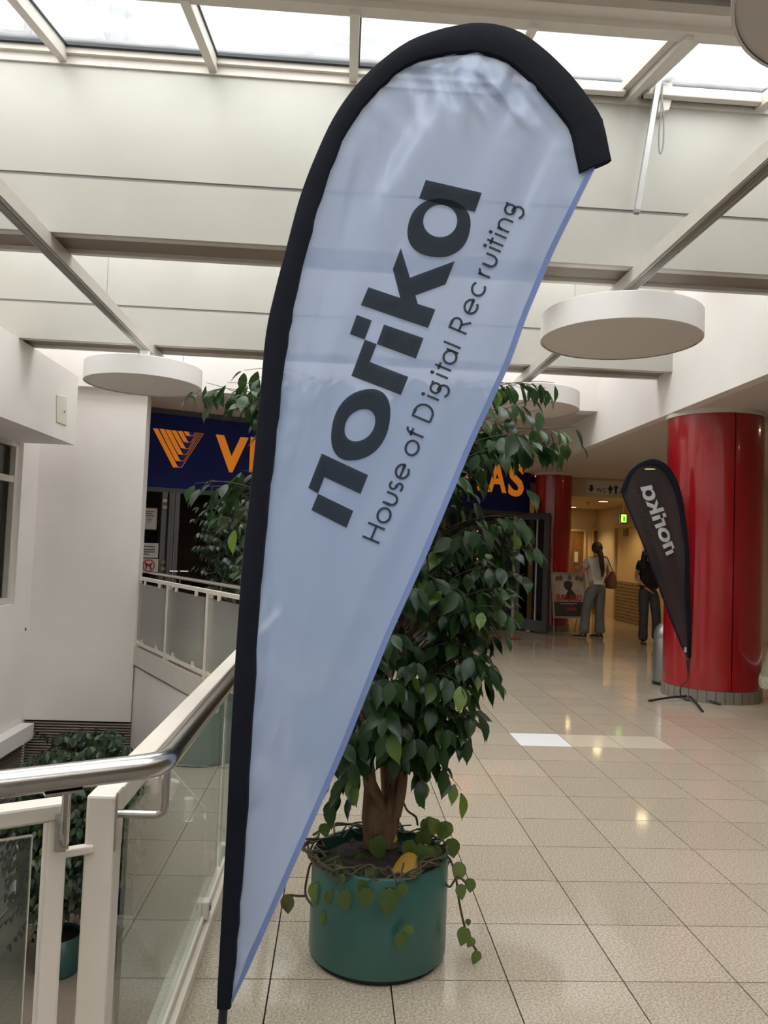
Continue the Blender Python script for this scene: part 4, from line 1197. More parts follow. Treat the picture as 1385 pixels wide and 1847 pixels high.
def c2(l): return [(500 + x * 0.36101, 300 + y * 0.36101) for x, y in l]
def c3(l): return [(500 + x * 0.36101, 650 + y * 0.36101) for x, y in l]
def ell(c, u, v, n=48, p=2.3):
    out = []
    for k in range(n):
        t = 2 * math.pi * k / n
        ct, st = math.cos(t), math.sin(t)
        m_ = (abs(ct) ** p + abs(st) ** p) ** (-1 / p)
        out.append((c[0] + (u[0] * ct + v[0] * st) * m_, c[1] + (u[1] * ct + v[1] * st) * m_))
    return out
LETTERS = [
    ('n', [('poly', c3([(222, 465), (454, 573), (416, 668), (235, 583), (204, 666), (155, 637)])), ('poly', c3([(204, 666), (380, 752), (346, 837), (170, 748)]))]),
    ('o', [('ring', (c3(ell((417, 322), (146, -26), (-20, 176))), c3(ell((413, 324), (76, -12), (-9, 79), p=2.1))))]),
    ('r', [('poly', c2([(437, 866), (497, 888), (462, 977), (655, 1052), (618, 1143), (370, 1047)]))]),
    ('i', [('poly', c2([(397, 742), (472, 770), (437, 866), (362, 838)])), ('poly', c2([(533, 790), (731, 858), (693, 961), (497, 888)]))]),
    ('k', [('poly', c2([(455, 604), (614, 657), (577, 513), (617, 408), (663, 556), (887, 473), (841, 590), (690, 645), (702, 687), (790, 715), (753, 808), (417, 693)]))]),
    ('a', [('ring', (c2(ell((808, 308), (153, 20), (-32, 144))), c2(ell((814, 273), (83, 14), (-16, 79), p=2.05)))), ('poly', c2([(742, 68), (1022, 132), (988, 228), (940, 218), (905, 212), (815, 190), (748, 172), (708, 160)]))]),
]
for ch, polys in LETTERS:
    V, Fc = fine_mesh(polys, 14)
    obj('letter', ([P(x, y, DF + ripple(x, y) - 0.003) for x, y in V], Fc), M_print, cloth, fix=False)

# --- thin tagline: single-stroke glyphs (em: cap height 1, x-height 0.70)
def arc(cx, cy, rx, ry, a0, a1, n=14):
    return [(cx + rx * math.cos(math.radians(a0 + (a1 - a0) * k / n)), cy + ry * math.sin(math.radians(a0 + (a1 - a0) * k / n))) for k in range(n + 1)]
X = 0.70
R_ = X / 2
GL = {
    'H': [[(-.40, 0), (-.40, 1)], [(.40, 0), (.40, 1)], [(-.40, .5), (.40, .5)]],
    'o': [arc(0, R_, .40, R_, 0, 360, 24)],
    'u': [[(-.30, X), (-.30, .30)] + arc(0, .30, .30, .30, 180, 360) + [(.30, X)]],
    's': [arc(0, X * .74, .21, X * .26, 40, 270, 10) + arc(0, X * .24, .22, X * .24, 90, -140, 10)],
    'e': [[(-.37, R_)] + [(.38, R_)] + arc(0, R_, .38, R_, 0, 315, 20)],
    'f': [[(-.05, 0), (-.05, .80)] + arc(.15, .80, .20, .20, 180, 80, 6), [(-.22, X), (.22, X)]],
    'D': [[(-.40, 0), (-.40, 1), (-.05, 1)] + arc(-.05, .5, .45, .5, 90, -90, 16) + [(-.40, 0)]],
    'i': [[(0, 0), (0, X)], arc(0, .93, .045, .045, 0, 360, 8)],
    'g': [arc(-.03, X - .27, .27, .27, 0, 360, 20), [(.12, X - .02), (.30, X + .02)], arc(-.02, -.02, .31, .30, 110, 10, 10) + arc(-.02, -.05, .31, .28, 0, -150, 12)],
    't': [[(-.02, 0), (-.02, .95)], [(-.2, X), (.2, X)]],
    'a': [arc(-.02, R_, .36, R_, 0, 360, 22), [(.34, 0), (.34, X)]],
    'l': [[(0, 0), (0, 1)]],
    'R': [[(-.32, 0), (-.32, 1), (.02, 1)] + arc(.02, .73, .28, .27, 90, -90, 12) + [(-.32, .46)], [(.02, .46), (.34, 0)]],
    'c': [arc(0, R_, .38, R_, 45, 315, 18)],
    'r': [[(-.14, 0), (-.14, X)], arc(.14, X - .28, .28, .28, 180, 90, 8)],
    'n': [[(-.30, 0), (-.30, X)], [(-.30, X - .30)] + arc(0, X - .30, .30, .30, 180, 0) + [(.30, 0)]],
}
TAG = [('H', 15), ('o', 51.4), ('u', 83), ('s', 108), ('e', 137), ('o', 183), ('f', 210), ('D', 251), ('i', 281), ('g', 300), ('i', 323.5), ('t', 339), ('a', 361), ('l', 382.5), ('R', 421),
       ('e', 459), ('c', 494), ('r', 525), ('u', 549), ('i', 571), ('t', 583), ('i', 597.5), ('n', 619), ('g', 649)]
TE, TU, TO = Vector((0.385, -0.923)), Vector((-0.923, -0.385)), Vector((683.4, 981.4))
CAPH = 33.0
def ribbon(pts, w, step=9.0):
    """flat band along a 2d path"""
    q = [Vector(p) for p in pts]
    out = [q[0]]
    for a, b in zip(q[:-1], q[1:]):
        k = max(1, int((b - a).length / step))
        out += [a + (b - a) * (i + 1) / k for i in range(k)]
    q = out; V = []; Fc = []
    for i, p in enumerate(q):
        t0 = (q[i] - q[i - 1]).normalized() if i > 0 else None
        t1 = (q[i + 1] - q[i]).normalized() if i < len(q) - 1 else None
        t = (t0 + t1) if t0 is not None and t1 is not None else (t0 or t1)
        t = t.normalized() if t.length > 1e-6 else (t0 or t1)
        nn = Vector((-t.y, t.x))
        k_ = 1.0
        if t0 is not None and t1 is not None:
            k_ = 1 / max(0.6, (t0.dot(t1) / 2 + .5) ** .5)
        V += [p + nn * w / 2 * k_, p - nn * w / 2 * k_]
    for i in range(len(q) - 1):
        Fc.append((2 * i, 2 * i + 1, 2 * i + 3, 2 * i + 2))
    return V, Fc
def tag_glyph(ch, s):
    V, Fc = [], []
    for st in GL[ch]:
        pts = [TO + TE * (s + x * CAPH) + TU * (y * CAPH) for x, y in st]
        v, f = ribbon(pts, 4.3)
        o_ = len(V); V += v; Fc += [tuple(i + o_ for i in q) for q in f]
    return V, Fc
for ch, s in TAG:
    V, Fc = tag_glyph(ch, s)
    obj('letter', ([P(p.x, p.y, DF + ripple(p.x, p.y) - 0.0032) for p in V], Fc), M_print, cloth, fix=False)
# pole foot below the frame
pf = P(402, 1830, DF)
obj('pole', tube([P(404, 1790, DF), pf, Vector((pf.x - 0.004, pf.y + 0.005, 0.06))], 0.011, 12), M_black, fl, smooth=True)
obj('pole_socket', tube([Vector((pf.x - 0.004, pf.y + 0.005, 0.16)), Vector((pf.x - 0.004, pf.y + 0.005, 0.02))], 0.017, 12), M_black, fl, smooth=True)
for k in range(4):
    an = math.radians(15 + 90 * k)
    obj('foot', tube([Vector((pf.x, pf.y + 0.005, 0.03)), Vector((pf.x + 0.30 * math.cos(an) * (0.3 if math.cos(an) < -0.5 else 1), pf.y + 0.30 * math.sin(an), 0.012))], 0.011, 8), M_black, fl, smooth=True)

# --- far dark flag, seen from its back so the lettering is mirrored
D2 = onz(1243, 1263, 0); D2d = (D2 - CAM).dot(FWD)
f2 = thing('feather_flag', D2, 'dark grey teardrop flag with mirrored pale lettering beside the large red column', 'flag')
FO = [(1246, 1186), (1246, 1118), (1244, 1039), (1242, 986), (1237, 938), (1231, 898), (1221, 866), (1207, 842.5), (1189, 830), (1170, 828.5), (1147, 838.5), (1130, 857), (1118.5, 886)]
FI = [(1238.5, 1186), (1236, 1118), (1234, 1039), (1232, 990), (1227, 940), (1220, 900), (1209, 869), (1196, 850), (1184, 841), (1171, 838.5), (1154, 844), (1140, 859), (1127, 889)]
po_, pi_ = catmull2(FO, 4), catmull2(FI, 4)
obj('pole_sleeve', loft([sleeve_ring(P(*a, D2d), P(*b, D2d), 0.02, FWD, 8) for a, b in zip(po_, pi_)]), M_blackcloth, f2, smooth=True)
il = sorted([(y, x + 2) for x, y in pi_[: 4 * 9 + 1]])
el = [(838, 1165), (846, 1150), (860, 1138), (886, 1121), (889, 1121), (988.5, 1163), (1116, 1209.5), (1186, 1238)]
V, Fc = [], []
def rip2(x, y): return 0.012 * math.sin((x - 1180) / 5.0 - (y - 1000) / 21.0) * min(1, max(0, (y - 850) / 120)) + 0.015 * math.sin(x / 17.0)
for i in range(61):
    y = 836 + (1186 - 836) * i / 60
    xl = interp(el, y); xr = interp(il, y)
    for j in range(25):
        x = xl + (xr - xl) * j / 24; V.append(P(x, y, D2d + rip2(x, y)))
for i in range(60):
    for j in range(24):
        a = i * 25 + j; Fc.append((a, a + 1, a + 26, a + 25))
cl2 = obj('cloth', (V, Fc), M_flag2, f2, smooth=True, fix=False)
obj('hem', tube([P(interp(el, y), y, D2d + rip2(interp(el, y), y)) for y in range(892, 1186, 14)], 0.008, 6), M_blackcloth, f2, smooth=True)
mc = Vector((702, 640)); me_, mu_ = Vector((0.359, -0.933)), Vector((-0.933, -0.359))
fc = Vector((1187.5, 939)); fe, fu = Vector((-0.343, -0.939)), Vector((0.939, -0.343))
def remap(x, y):
    d = Vector((x, y)) - mc
    q = fc + (fe * d.dot(me_) + fu * d.dot(mu_)) * 0.203
    return q.x, q.y
for ch, polys in LETTERS:
    V, Fc = fine_mesh(polys, 30)
    obj('letter', ([P(*remap(x, y), D2d + rip2(*remap(x, y)) - 0.012) for x, y in V], Fc), M_print2, cl2, fix=False)
for ch, s in TAG:
    V, Fc = tag_glyph(ch, s)
    obj('letter', ([P(*remap(p.x, p.y), D2d + rip2(*remap(p.x, p.y)) - 0.011) for p in V], Fc), M_print3, cl2, fix=False)
obj('pole', tube([P(1243, 1180, D2d), D2 + Vector((0, 0, 0.05))], 0.014, 10), M_black, f2, smooth=True)
obj('pole_socket', tube([D2 + Vector((0, 0, 0.22)), D2 + Vector((0, 0, 0.02))], 0.022, 10), M_black, f2, smooth=True)
obj('label_tag', obox(P(1236, 1172, D2d - 0.03), RIGHT, FWD, UP, 0.011, 0.003, 0.025), M_paper, f2)
for x, y in ((1170, 1264), (1267, 1283), (1300, 1270.5), (1228, 1256)):
    e_ = onz(x, y, 0.012)
    obj('foot', tube([D2 + Vector((0, 0, 0.045)), (D2 + e_) / 2 + Vector((0, 0, 0.03)), e_], 0.012, 8), M_black, f2, smooth=True)
obj('cord', tube(smooth_path([P(1238, 1190, D2d), P(1240, 1225, D2d - 0.03), P(1228, 1238, D2d - 0.05), P(1227, 1252, D2d - 0.06), P(1236, 1262, D2d - 0.05), P(1250, 1266, D2d - 0.05)], 5), 0.005, 6), M_black, f2, smooth=True)

# ================================================================== PLANTS
def leaf_shape(widths, L=1.0, fold=0.22, curl=0.18, tip=0.0):
    V, Fc = [], []
    n = len(widths)
    for k, (t, w) in enumerate(widths):
        zc = -curl * t * t
        V += [Vector((t * L, 0, zc)), Vector((t * L, w, zc + fold * w)), Vector((t * L, -w, zc + fold * w))]
    for k in range(n - 1):
        a = 3 * k; b = a + 3
        Fc += [(a, b, b + 1, a + 1), (a, a + 2, b + 2, b)]
    return V, Fc
FW = [(0.0, 0.012), (0.08, 0.10), (0.25, 0.215), (0.45, 0.26), (0.65, 0.205), (0.80, 0.105), (0.90, 0.035), (1.0, 0.006)]
HW = [(0.0, 0.05), (-0.08, 0.16), (0.02, 0.30), (0.22, 0.40), (0.48, 0.37), (0.75, 0.20), (0.92, 0.06), (1.0, 0.01)]
leafV, leafF = leaf_shape(FW)
def leaf_mesh(name, sh, m):
    me = bpy.data.meshes.new(name)
    me.from_pydata(sh[0], [], sh[1])
    me.materials.append(m)
    me.polygons.foreach_set('use_smooth', [True] * len(me.polygons))
    return me
LEAF = leaf_mesh('leaf', (leafV, leafF), M_leaf)
LEAF_G = leaf_mesh('leaf', (leafV, leafF), M_leaf2)
HEART = leaf_mesh('vine_leaf', leaf_shape(HW, fold=0.15, curl=0.25), M_pothos)
HEART_Y = leaf_mesh('vine_leaf', leaf_shape(HW, fold=0.3, curl=0.2), M_yellow)
HEART_B = leaf_mesh('vine_leaf', leaf_shape(HW, fold=0.8, curl=0.4), M_brownleaf)
def frame(pos, d, up, size):
    d = Vector(d).normalized()
    s = Vector(up).cross(d)
    if s.length < 1e-4: s = d.orthogonal()
    s.normalize(); n = d.cross(s).normalized()
    return Matrix(((d.x * size, s.x * size, n.x * size, pos.x), (d.y * size, s.y * size, n.y * size, pos.y), (d.z * size, s.z * size, n.z * size, pos.z), (0, 0, 0, 1)))
FLAGPOLY = [p for p in po[::4]] + [(1073, 303), (922, 650), (770, 1000), (624, 1347), (450, 1744), (415, 1820)]
def inside(x, y, poly):
    c = False; n = len(poly); j = n - 1
    for i in range(n):
        (xi, yi), (xj, yj) = poly[i], poly[j]
        if (yi > y) != (yj > y) and x < (xj - xi) * (y - yi) / (yj - yi) + xi: c = not c
        j = i
    return c
def pot_thing(base, r, h, label):
    t = thing('potted_ficus', base, label, 'potted plant', 'ficus trees in teal pots')
    obj('pot', lathe([(r * 0.99, 0.02), (r, 0.03), (r, h - 0.006), (r - 0.004, h), (r - 0.014, h), (r - 0.016, h - 0.004), (r - 0.016, h - 0.06), (0.0, h - 0.05)], base, 64), M_pot, t, smooth=True)
    obj('pot_base', cyl(base, r * 0.93, 0.0, 0.022, 48), M_black, t, smooth=True)
    return t
def ficus(t, base, soil_z, env, ntw, leaf_len, seed, nobj, stems, extra=(), leaf_me=None, leaf_m=None, twig_r=0.0022, lean=(0, 0), reject=None, prefer=None):
    """env: [(z, radius)...] crown outline; extra: explicit shoot tips"""
    rn = random.Random(seed)
    leaf_me = leaf_me or LEAF; leaf_m = leaf_m or M_leaf
    bx, by = base[0], base[1]
    zs = [e[0] for e in env]
    tips = []
    zmin, zmax = zs[0], zs[-1]
    while len(tips) < ntw:
        z = rn.uniform(zmin, zmax)
        R = interp(env, z)
        if rn.random() > (R / max(e[1] for e in env)) ** 1.2 + 0.1: continue
        an = rn.uniform(0, 2 * math.pi)
        rr = R * (0.45 + 0.55 * rn.random() ** 0.6)
        p = Vector((bx + lean[0] * (z - zmin) + rr * math.cos(an), by + lean[1] * (z - zmin) + rr * math.sin(an), z))
        if reject and reject(p): continue
        tips.append((p, 0))
    tips += [(Vector(p), 1) for p in extra]
    twigs = []; leaves = []
    for p, ex in tips:
        z0 = max(soil_z + 0.35, p.z - rn.uniform(0.12, 0.35))
        root = Vector((bx + lean[0] * (p.z - zmin) * 0.6 + (p.x - bx) * 0.15, by + (p.y - by) * 0.15, z0))
        mid = (root + p) / 2 + Vector((0, 0, rn.uniform(0.06, 0.16)))
        n = 9
        pts = [root * (1 - s) ** 2 + mid * 2 * s * (1 - s) + p * s * s for s in [k / n for k in range(n + 1)]]
        nl0 = len(leaves)
        for k in range(3, n + 1):
            for side in ((-1, 1) if (k > 4 or rn.random() < 0.5) else (rn.choice((-1, 1)),)):
                if rn.random() < 0.12: continue
                q = pts[k]; tg = (pts[k] - pts[k - 1]).normalized()
                sd = tg.cross(Vector((0, 0, 1)))
                sd = sd.normalized() if sd.length > 1e-3 else Vector((1, 0, 0))
                d = tg * rn.uniform(0.2, 0.7) + sd * side * rn.uniform(0.2, 0.8) + Vector((rn.uniform(-.3, .3), rn.uniform(-.3, .3), -rn.uniform(0.35, 1.3)))
                L = leaf_len * rn.uniform(0.72, 1.15)
                upv = Vector((rn.uniform(-.5, .5), rn.uniform(-.6, .3), 1.0)) + (q - Vector((bx, by, q.z))).normalized() * 0.6
                pos = q + d.normalized() * 0.012
                if reject and reject(pos): continue
                leaves.append((pos, frame(pos, d, upv, L)))
        bad = max([k for k in range(n + 1) if reject and reject(pts[k])], default=-1)
        keep = pts[bad + 1:]
        if len(leaves) - nl0 >= 4 and len(keep) >= 2:
            twigs.append(tube(keep, [twig_r * (1.6 - 1.2 * (k + bad + 1) / n) for k in range(len(keep))], 4, cap=False))
    br = obj('twigs', join(*twigs), M_twig, t, smooth=True, kind='stuff')
    def rank(l):
        x, y, z = proj(l[0] + Vector((0, 0, -0.03)))
        hid = inside(x, y, FLAGPOLY) or x < -10 or x > 1395
        return (hid, z)
    leaves.sort(key=rank)
    for pos, M in leaves[:nobj]:
        inst('leaf', leaf_me, M, t)
    V, Fc = [], []
    for pos, M in leaves[nobj:]:
        o_ = len(V)
        V += [M @ v for v in leafV]; Fc += [tuple(i + o_ for i in f) for f in leafF]
    if V:
        fo = obj('foliage', (V, Fc), leaf_m, t, fix=False, kind='stuff')
        fo.data.polygons.foreach_set('use_smooth', [True] * len(fo.data.polygons))
    for st in stems:
        pts = smooth_path([s[:3] for s in st], 5)
        rs = [interp([(i, s[3]) for i, s in enumerate(st)], k / 5) for k in range(len(pts))]
        obj('stem', tube(pts, rs, 10), M_bark, t, smooth=True)

# --- main tree beside the flag
pb0 = onz(683, 1783, 0)
PB = Vector((0.195, pb0.y + 0.245, 0))
PR, PH = 0.247, 0.352
mt = pot_thing(PB, PR, PH, 'green ficus tree in a teal round pot standing behind the pale blue flag')
rn = random.Random(5)
n = 40
V, Fc = lathe([(PR - 0.018, PH - 0.05), (PR * 0.8, PH - 0.03), (PR * 0.5, PH - 0.012), (PR * 0.2, PH - 0.005), (0.0, PH)], PB, 36)
obj('soil', ([v + Vector((0, 0, 0.008 * noise.noise(v * 40))) for v in V], Fc), M_soil, mt, smooth=True)
rocks = []
for k in range(70):
    a = rn.uniform(0, 6.28); r_ = PR * 0.88 * rn.random() ** 0.5
    c = PB + Vector((r_ * math.cos(a), r_ * math.sin(a), PH - 0.028 + 0.02 * (1 - r_ / PR)))
    s_ = rn.uniform(0.005, 0.013)
    rocks.append(obox(c, (rn.random(), rn.random(), .2), (-.5, rn.random(), .6), (.2, -.4, rn.random()), s_, s_ * 0.8, s_ * 0.7))
obj('soil_crumbs', join(*rocks), M_soil, mt, kind='stuff')
def t3(px, py, d=2.87): return tuple(P(px, py, d))
B_ = (PB.x + 0.005, PB.y + 0.02)
stems = [
    [(*t3(683, 1520, 2.87), 0.060), (*t3(676, 1470, 2.86), 0.052), (*t3(668, 1420, 2.87), 0.026), (*t3(660, 1340, 2.88), 0.024), (*t3(655, 1220, 2.92), 0.022), (*t3(650, 1060, 2.95), 0.018), (*t3(640, 900, 2.95), 0.013), (*t3(620, 760, 2.95), 0.008)],
    [(*t3(690, 1520, 2.88), 0.055), (*t3(700, 1470, 2.88), 0.045), (*t3(712, 1420, 2.90), 0.028), (*t3(722, 1370, 2.90), 0.026), (*t3(738, 1290, 2.92), 0.022), (*t3(765, 1250, 2.93), 0.019), (*t3(775, 1200, 2.93), 0.016), (*t3(790, 1080, 2.95), 0.014), (*t3(800, 930, 2.97), 0.011), (*t3(830, 790, 2.97), 0.007)],
    [(*t3(690, 1475, 2.86), 0.022), (*t3(682, 1440, 2.83), 0.020), (*t3(664, 1395, 2.82), 0.019), (*t3(660, 1330, 2.84), 0.016), (*t3(690, 1230, 2.86), 0.014), (*t3(710, 1100, 2.86), 0.012), (*t3(730, 900, 2.85), 0.009), (*t3(760, 720, 2.85), 0.006)],
    [(*t3(706, 1478, 2.92), 0.026), (*t3(698, 1430, 2.95), 0.022), (*t3(694, 1370, 2.97), 0.020), (*t3(690, 1250, 3.0), 0.018), (*t3(680, 1050, 3.02), 0.014), (*t3(690, 850, 3.02), 0.009)],
    [(*t3(712, 1470, 2.86), 0.024), (*t3(724, 1425, 2.86), 0.019), (*t3(728, 1370, 2.86), 0.015), (*t3(720, 1290, 2.84), 0.012), (*t3(735, 1170, 2.82), 0.010), (*t3(770, 1040, 2.8), 0.007)],
]
env = [(P(690, y, 2.87).z, r_ / 1398 * 2.87) for y, r_ in ((1440, 90), (1400, 130), (1300, 165), (1200, 195), (1100, 225), (1000, 250), (900, 262), (800, 300), (730, 280), (670, 150))]
tipspx = [(1044, 795, 2.9), (1035, 770, 2.8), (1000, 690, 2.85), (985, 700, 3.0), (955, 690, 2.9), (1015, 800, 2.85), (960, 985, 2.75), (948, 880, 2.8), (945, 940, 2.7), (920, 1110, 2.7), (915, 1060, 2.8), (885, 1195, 2.8), (880, 1200, 2.7),
          (862, 1295, 2.8), (850, 1270, 2.9), (832, 1425, 2.75), (800, 1380, 2.7), (828, 1335, 2.8), (850, 1180, 2.6), (760, 1400, 2.7), (352, 705, 2.9), (372, 690, 2.85), (400, 700, 2.95), (440, 668, 2.9), (450, 690, 2.8), (352, 872, 2.9), (378, 866, 2.8), (420, 870, 2.85), (410, 905, 2.9), (440, 930, 2.9), (400, 930, 2.85), (595, 1440, 2.75), (620, 1420, 2.65), (640, 1410, 2.6), (700, 1330, 2.6), (720, 1360, 2.6), (430, 1030, 2.95), (425, 985, 2.9), (460, 700, 2.85), (420, 720, 2.8), (385, 725, 2.9), (445, 740, 2.9), (430, 700, 2.95), (470, 760, 2.85), (458, 775, 2.8), (462, 800, 2.85), (440, 790, 2.9), (470, 680, 2.8), (410, 690, 2.8), (363, 878, 2.85), (395, 880, 2.9), (430, 890, 2.8), (440, 860, 2.9), (385, 915, 2.95), (425, 950, 2.8), (1020, 780, 2.9), (1000, 810, 2.8), (975, 790, 2.85), (960, 720, 2.85), (940, 700, 2.95),
          (930, 840, 2.75), (910, 760, 2.75), (900, 1020, 2.65), (870, 1100, 2.6), (840, 1250, 2.65), (800, 1310, 2.65), (930, 960, 2.8)]
def rej(p):
    x, y, z = proj(p)
    if y > 640 and p.y < 2.05: return True
    if x < 478 and not (650 < y < 768 or 838 < y < 1040): return True
    if x < 445 and 735 < y < 838: return True
    if x > 960 and not (675 < y < 830 or 950 < y < 1000): return True
    if x > 700 and y > 1440: return True
    if 640 < x < 745 and y > 1365: return True
    if 872 < x < 950 and 826 < y < 902: return True
    return x < 340 or x > 1052 or y < 655
ficus(mt, PB, PH, sorted(env), 235, 0.087, 11, 300, stems, [P(*q) for q in tipspx], reject=rej)
# trailing vine at the pot rim
def v8(x, y, d): return P(450 + x * 0.361, 1347 + y * 0.361, d)
vines = [
    [(960, 540, 2.75), (1000, 560, 2.8), (1030, 650, 2.78), (1045, 760, 2.76), (1070, 880, 2.76), (1100, 960, 2.75), (1140, 1030, 2.74)],
    [(690, 640, 2.72), (690, 680, 2.61), (720, 790, 2.60), (740, 870, 2.60), (790, 920, 2.59)],
    [(360, 560, 2.8), (310, 580, 2.78), (290, 640, 2.78), (280, 740, 2.77), (330, 810, 2.72)],
    [(480, 600, 2.75), (470, 660, 2.63), (500, 710, 2.62), (560, 735, 2.61)],
    [(1000, 570, 2.85), (975, 620, 2.8), (970, 660, 2.75), (1000, 700, 2.74), (1040, 650, 2.74), (1085, 685, 2.74)],
    [(770, 280, 2.9), (790, 320, 2.88), (830, 350, 2.88), (840, 390, 2.9)],
    [(280, 745, 2.77), (240, 745, 2.75), (200, 740, 2.74)],
]
for vp in vines:
    obj('vine', tube(smooth_path([v8(*p) for p in vp], 5), 0.0042, 6), M_vine, mt, smooth=True)
rn = random.Random(21)
for k in range(26):
    a = rn.uniform(0, 6.28); span = rn.uniform(0.5, 1.6) * rn.choice((-1, 1)); pts = []
    for i in range(7):
        aa = a + span * i / 6; rr = PR * rn.uniform(0.72, 1.0) if i in (0, 6) else PR * rn.uniform(0.8, 1.05)
        if math.cos(aa) < -0.5: rr *= rn.uniform(1.0, 1.22)
        pts.append(PB + Vector((rr * math.cos(aa), rr * math.sin(aa), PH + rn.uniform(-0.012, 0.035))))
    obj('vine', tube(smooth_path(pts, 4), rn.uniform(0.003, 0.0048), 5), M_vine, mt, smooth=True)
vl = [(325, 710, 2.73, 40, 0), (385, 845, 2.68, 32, 0), (465, 745, 2.61, 42, 0), (400, 745, 2.66, 32, 0), (600, 740, 2.58, 42, 0), (575, 690, 2.6, 26, 0), (700, 745, 2.58, 50, 0), (770, 705, 2.59, 28, 0), (615, 625, 2.62, 30, 0), (630, 480, 2.78, 46, 0),
      (760, 950, 2.58, 32, 0), (805, 910, 2.58, 26, 0), (1060, 610, 2.74, 36, 0), (1050, 710, 2.74, 28, 0), (1105, 680, 2.74, 28, 0), (1080, 930, 2.73, 34, 0), (1115, 970, 2.73, 22, 0), (1138, 1040, 2.73, 26, 0), (1005, 490, 2.86, 40, 0),
      (990, 405, 2.95, 38, 0), (880, 530, 2.72, 58, 0), (835, 605, 2.69, 52, 1), (790, 495, 2.8, 38, 0), (860, 450, 2.86, 40, 0), (795, 560, 2.76, 40, 0), (930, 385, 2.98, 32, 0), (960, 400, 2.95, 30, 0), (905, 375, 3.0, 30, 0), (545, 555, 2.76, 28, 0), (370, 405, 2.95, 28, 0), (195, 765, 2.74, 34, 2),
      (455, 610, 2.7, 26, 0), (430, 575, 2.75, 20, 0), (940, 525, 2.8, 34, 0), (880, 380, 3.0, 28, 0), (735, 465, 2.85, 18, 1), (1090, 870, 2.75, 14, 0), (640, 620, 2.62, 18, 0), (465, 655, 2.62, 22, 0)]
for x, y, d, s_, k in vl:
    if y > 640 and 310 < x < 990: d -= 0.035
    pos = v8(x, y - s_ * 0.6, d)
    size = s_ * 2.6 * 0.361 / 1398 * d
    me_l = (HEART, HEART_Y, HEART_B)[k]
    dirv = Vector((rn.uniform(-.45, .45), rn.uniform(-.25, 0.05), -0.85)) if k != 1 else Vector((-0.9, -0.2, -0.25))
    upv = Vector((rn.uniform(-.3, .3), -1.0, 0.35 + rn.uniform(0, .4)))
    inst('vine_leaf', me_l, frame(pos, dirv, upv, size), mt)

# --- second ficus beyond the far balustrade
p2 = Vector((P(425, 1200, 9.25).x, P(425, 1200, 9.25).y, 0))
t2 = pot_thing(p2, 0.25, 0.40, 'ficus with small grey-green leaves in a teal pot behind the far balustrade')
obj('soil', lathe([(0.235, 0.36), (0.1, 0.375), (0.0, 0.38)], p2, 24), M_soil, t2, smooth=True)
def rej2(p):
    x, y, z = proj(p); return x < 343 or y < 893 or z < 8.7
env2 = [(0.75, 0.30), (1.0, 0.48), (1.3, 0.54), (1.6, 0.54), (1.85, 0.42), (2.02, 0.15)]
ficus(t2, p2, 0.38, env2, 170, 0.09, 23, 150, [[(p2.x, p2.y, 0.36, 0.03), (p2.x + 0.02, p2.y, 0.9, 0.025), (p2.x, p2.y, 1.5, 0.015), (p2.x, p2.y, 1.85, 0.006)], [(p2.x + 0.04, p2.y, 0.36, 0.025), (p2.x + 0.07, p2.y, 0.9, 0.02), (p2.x + 0.1, p2.y, 1.5, 0.01)]], leaf_me=LEAF_G, leaf_m=M_leaf2, reject=rej2,
      extra=[P(350, 935, 9.2), P(356, 985, 9.1), P(352, 1020, 9.2), P(360, 915, 9.2), P(375, 905, 9.2), P(395, 898, 9.1), P(358, 960, 9.0), P(365, 940, 9.1)])

# --- third pot, in the hall behind the flag; the near glass mirrors it
p3 = Vector((-0.02, 5.35, 0))
t3_ = pot_thing(p3, 0.25, 0.40, 'ficus in a teal pot hidden behind the pale blue flag, mirrored in the near glass')
obj('soil', lathe([(0.235, 0.36), (0.1, 0.375), (0.0, 0.38)], p3, 24), M_soil, t3_, smooth=True)
def rej3(p):
    x, y, z = proj(p); return not inside(x, y, FLAGPOLY)
ficus(t3_, p3, 0.38, [(0.7, 0.15), (0.9, 0.30), (1.2, 0.34), (1.5, 0.30), (1.7, 0.12)], 55, 0.085, 31, 0, [[(p3.x, p3.y, 0.36, 0.03), (p3.x + 0.02, p3.y, 0.9, 0.025), (p3.x, p3.y, 1.5, 0.012)]], leaf_me=LEAF_G, leaf_m=M_leaf2, reject=rej3)

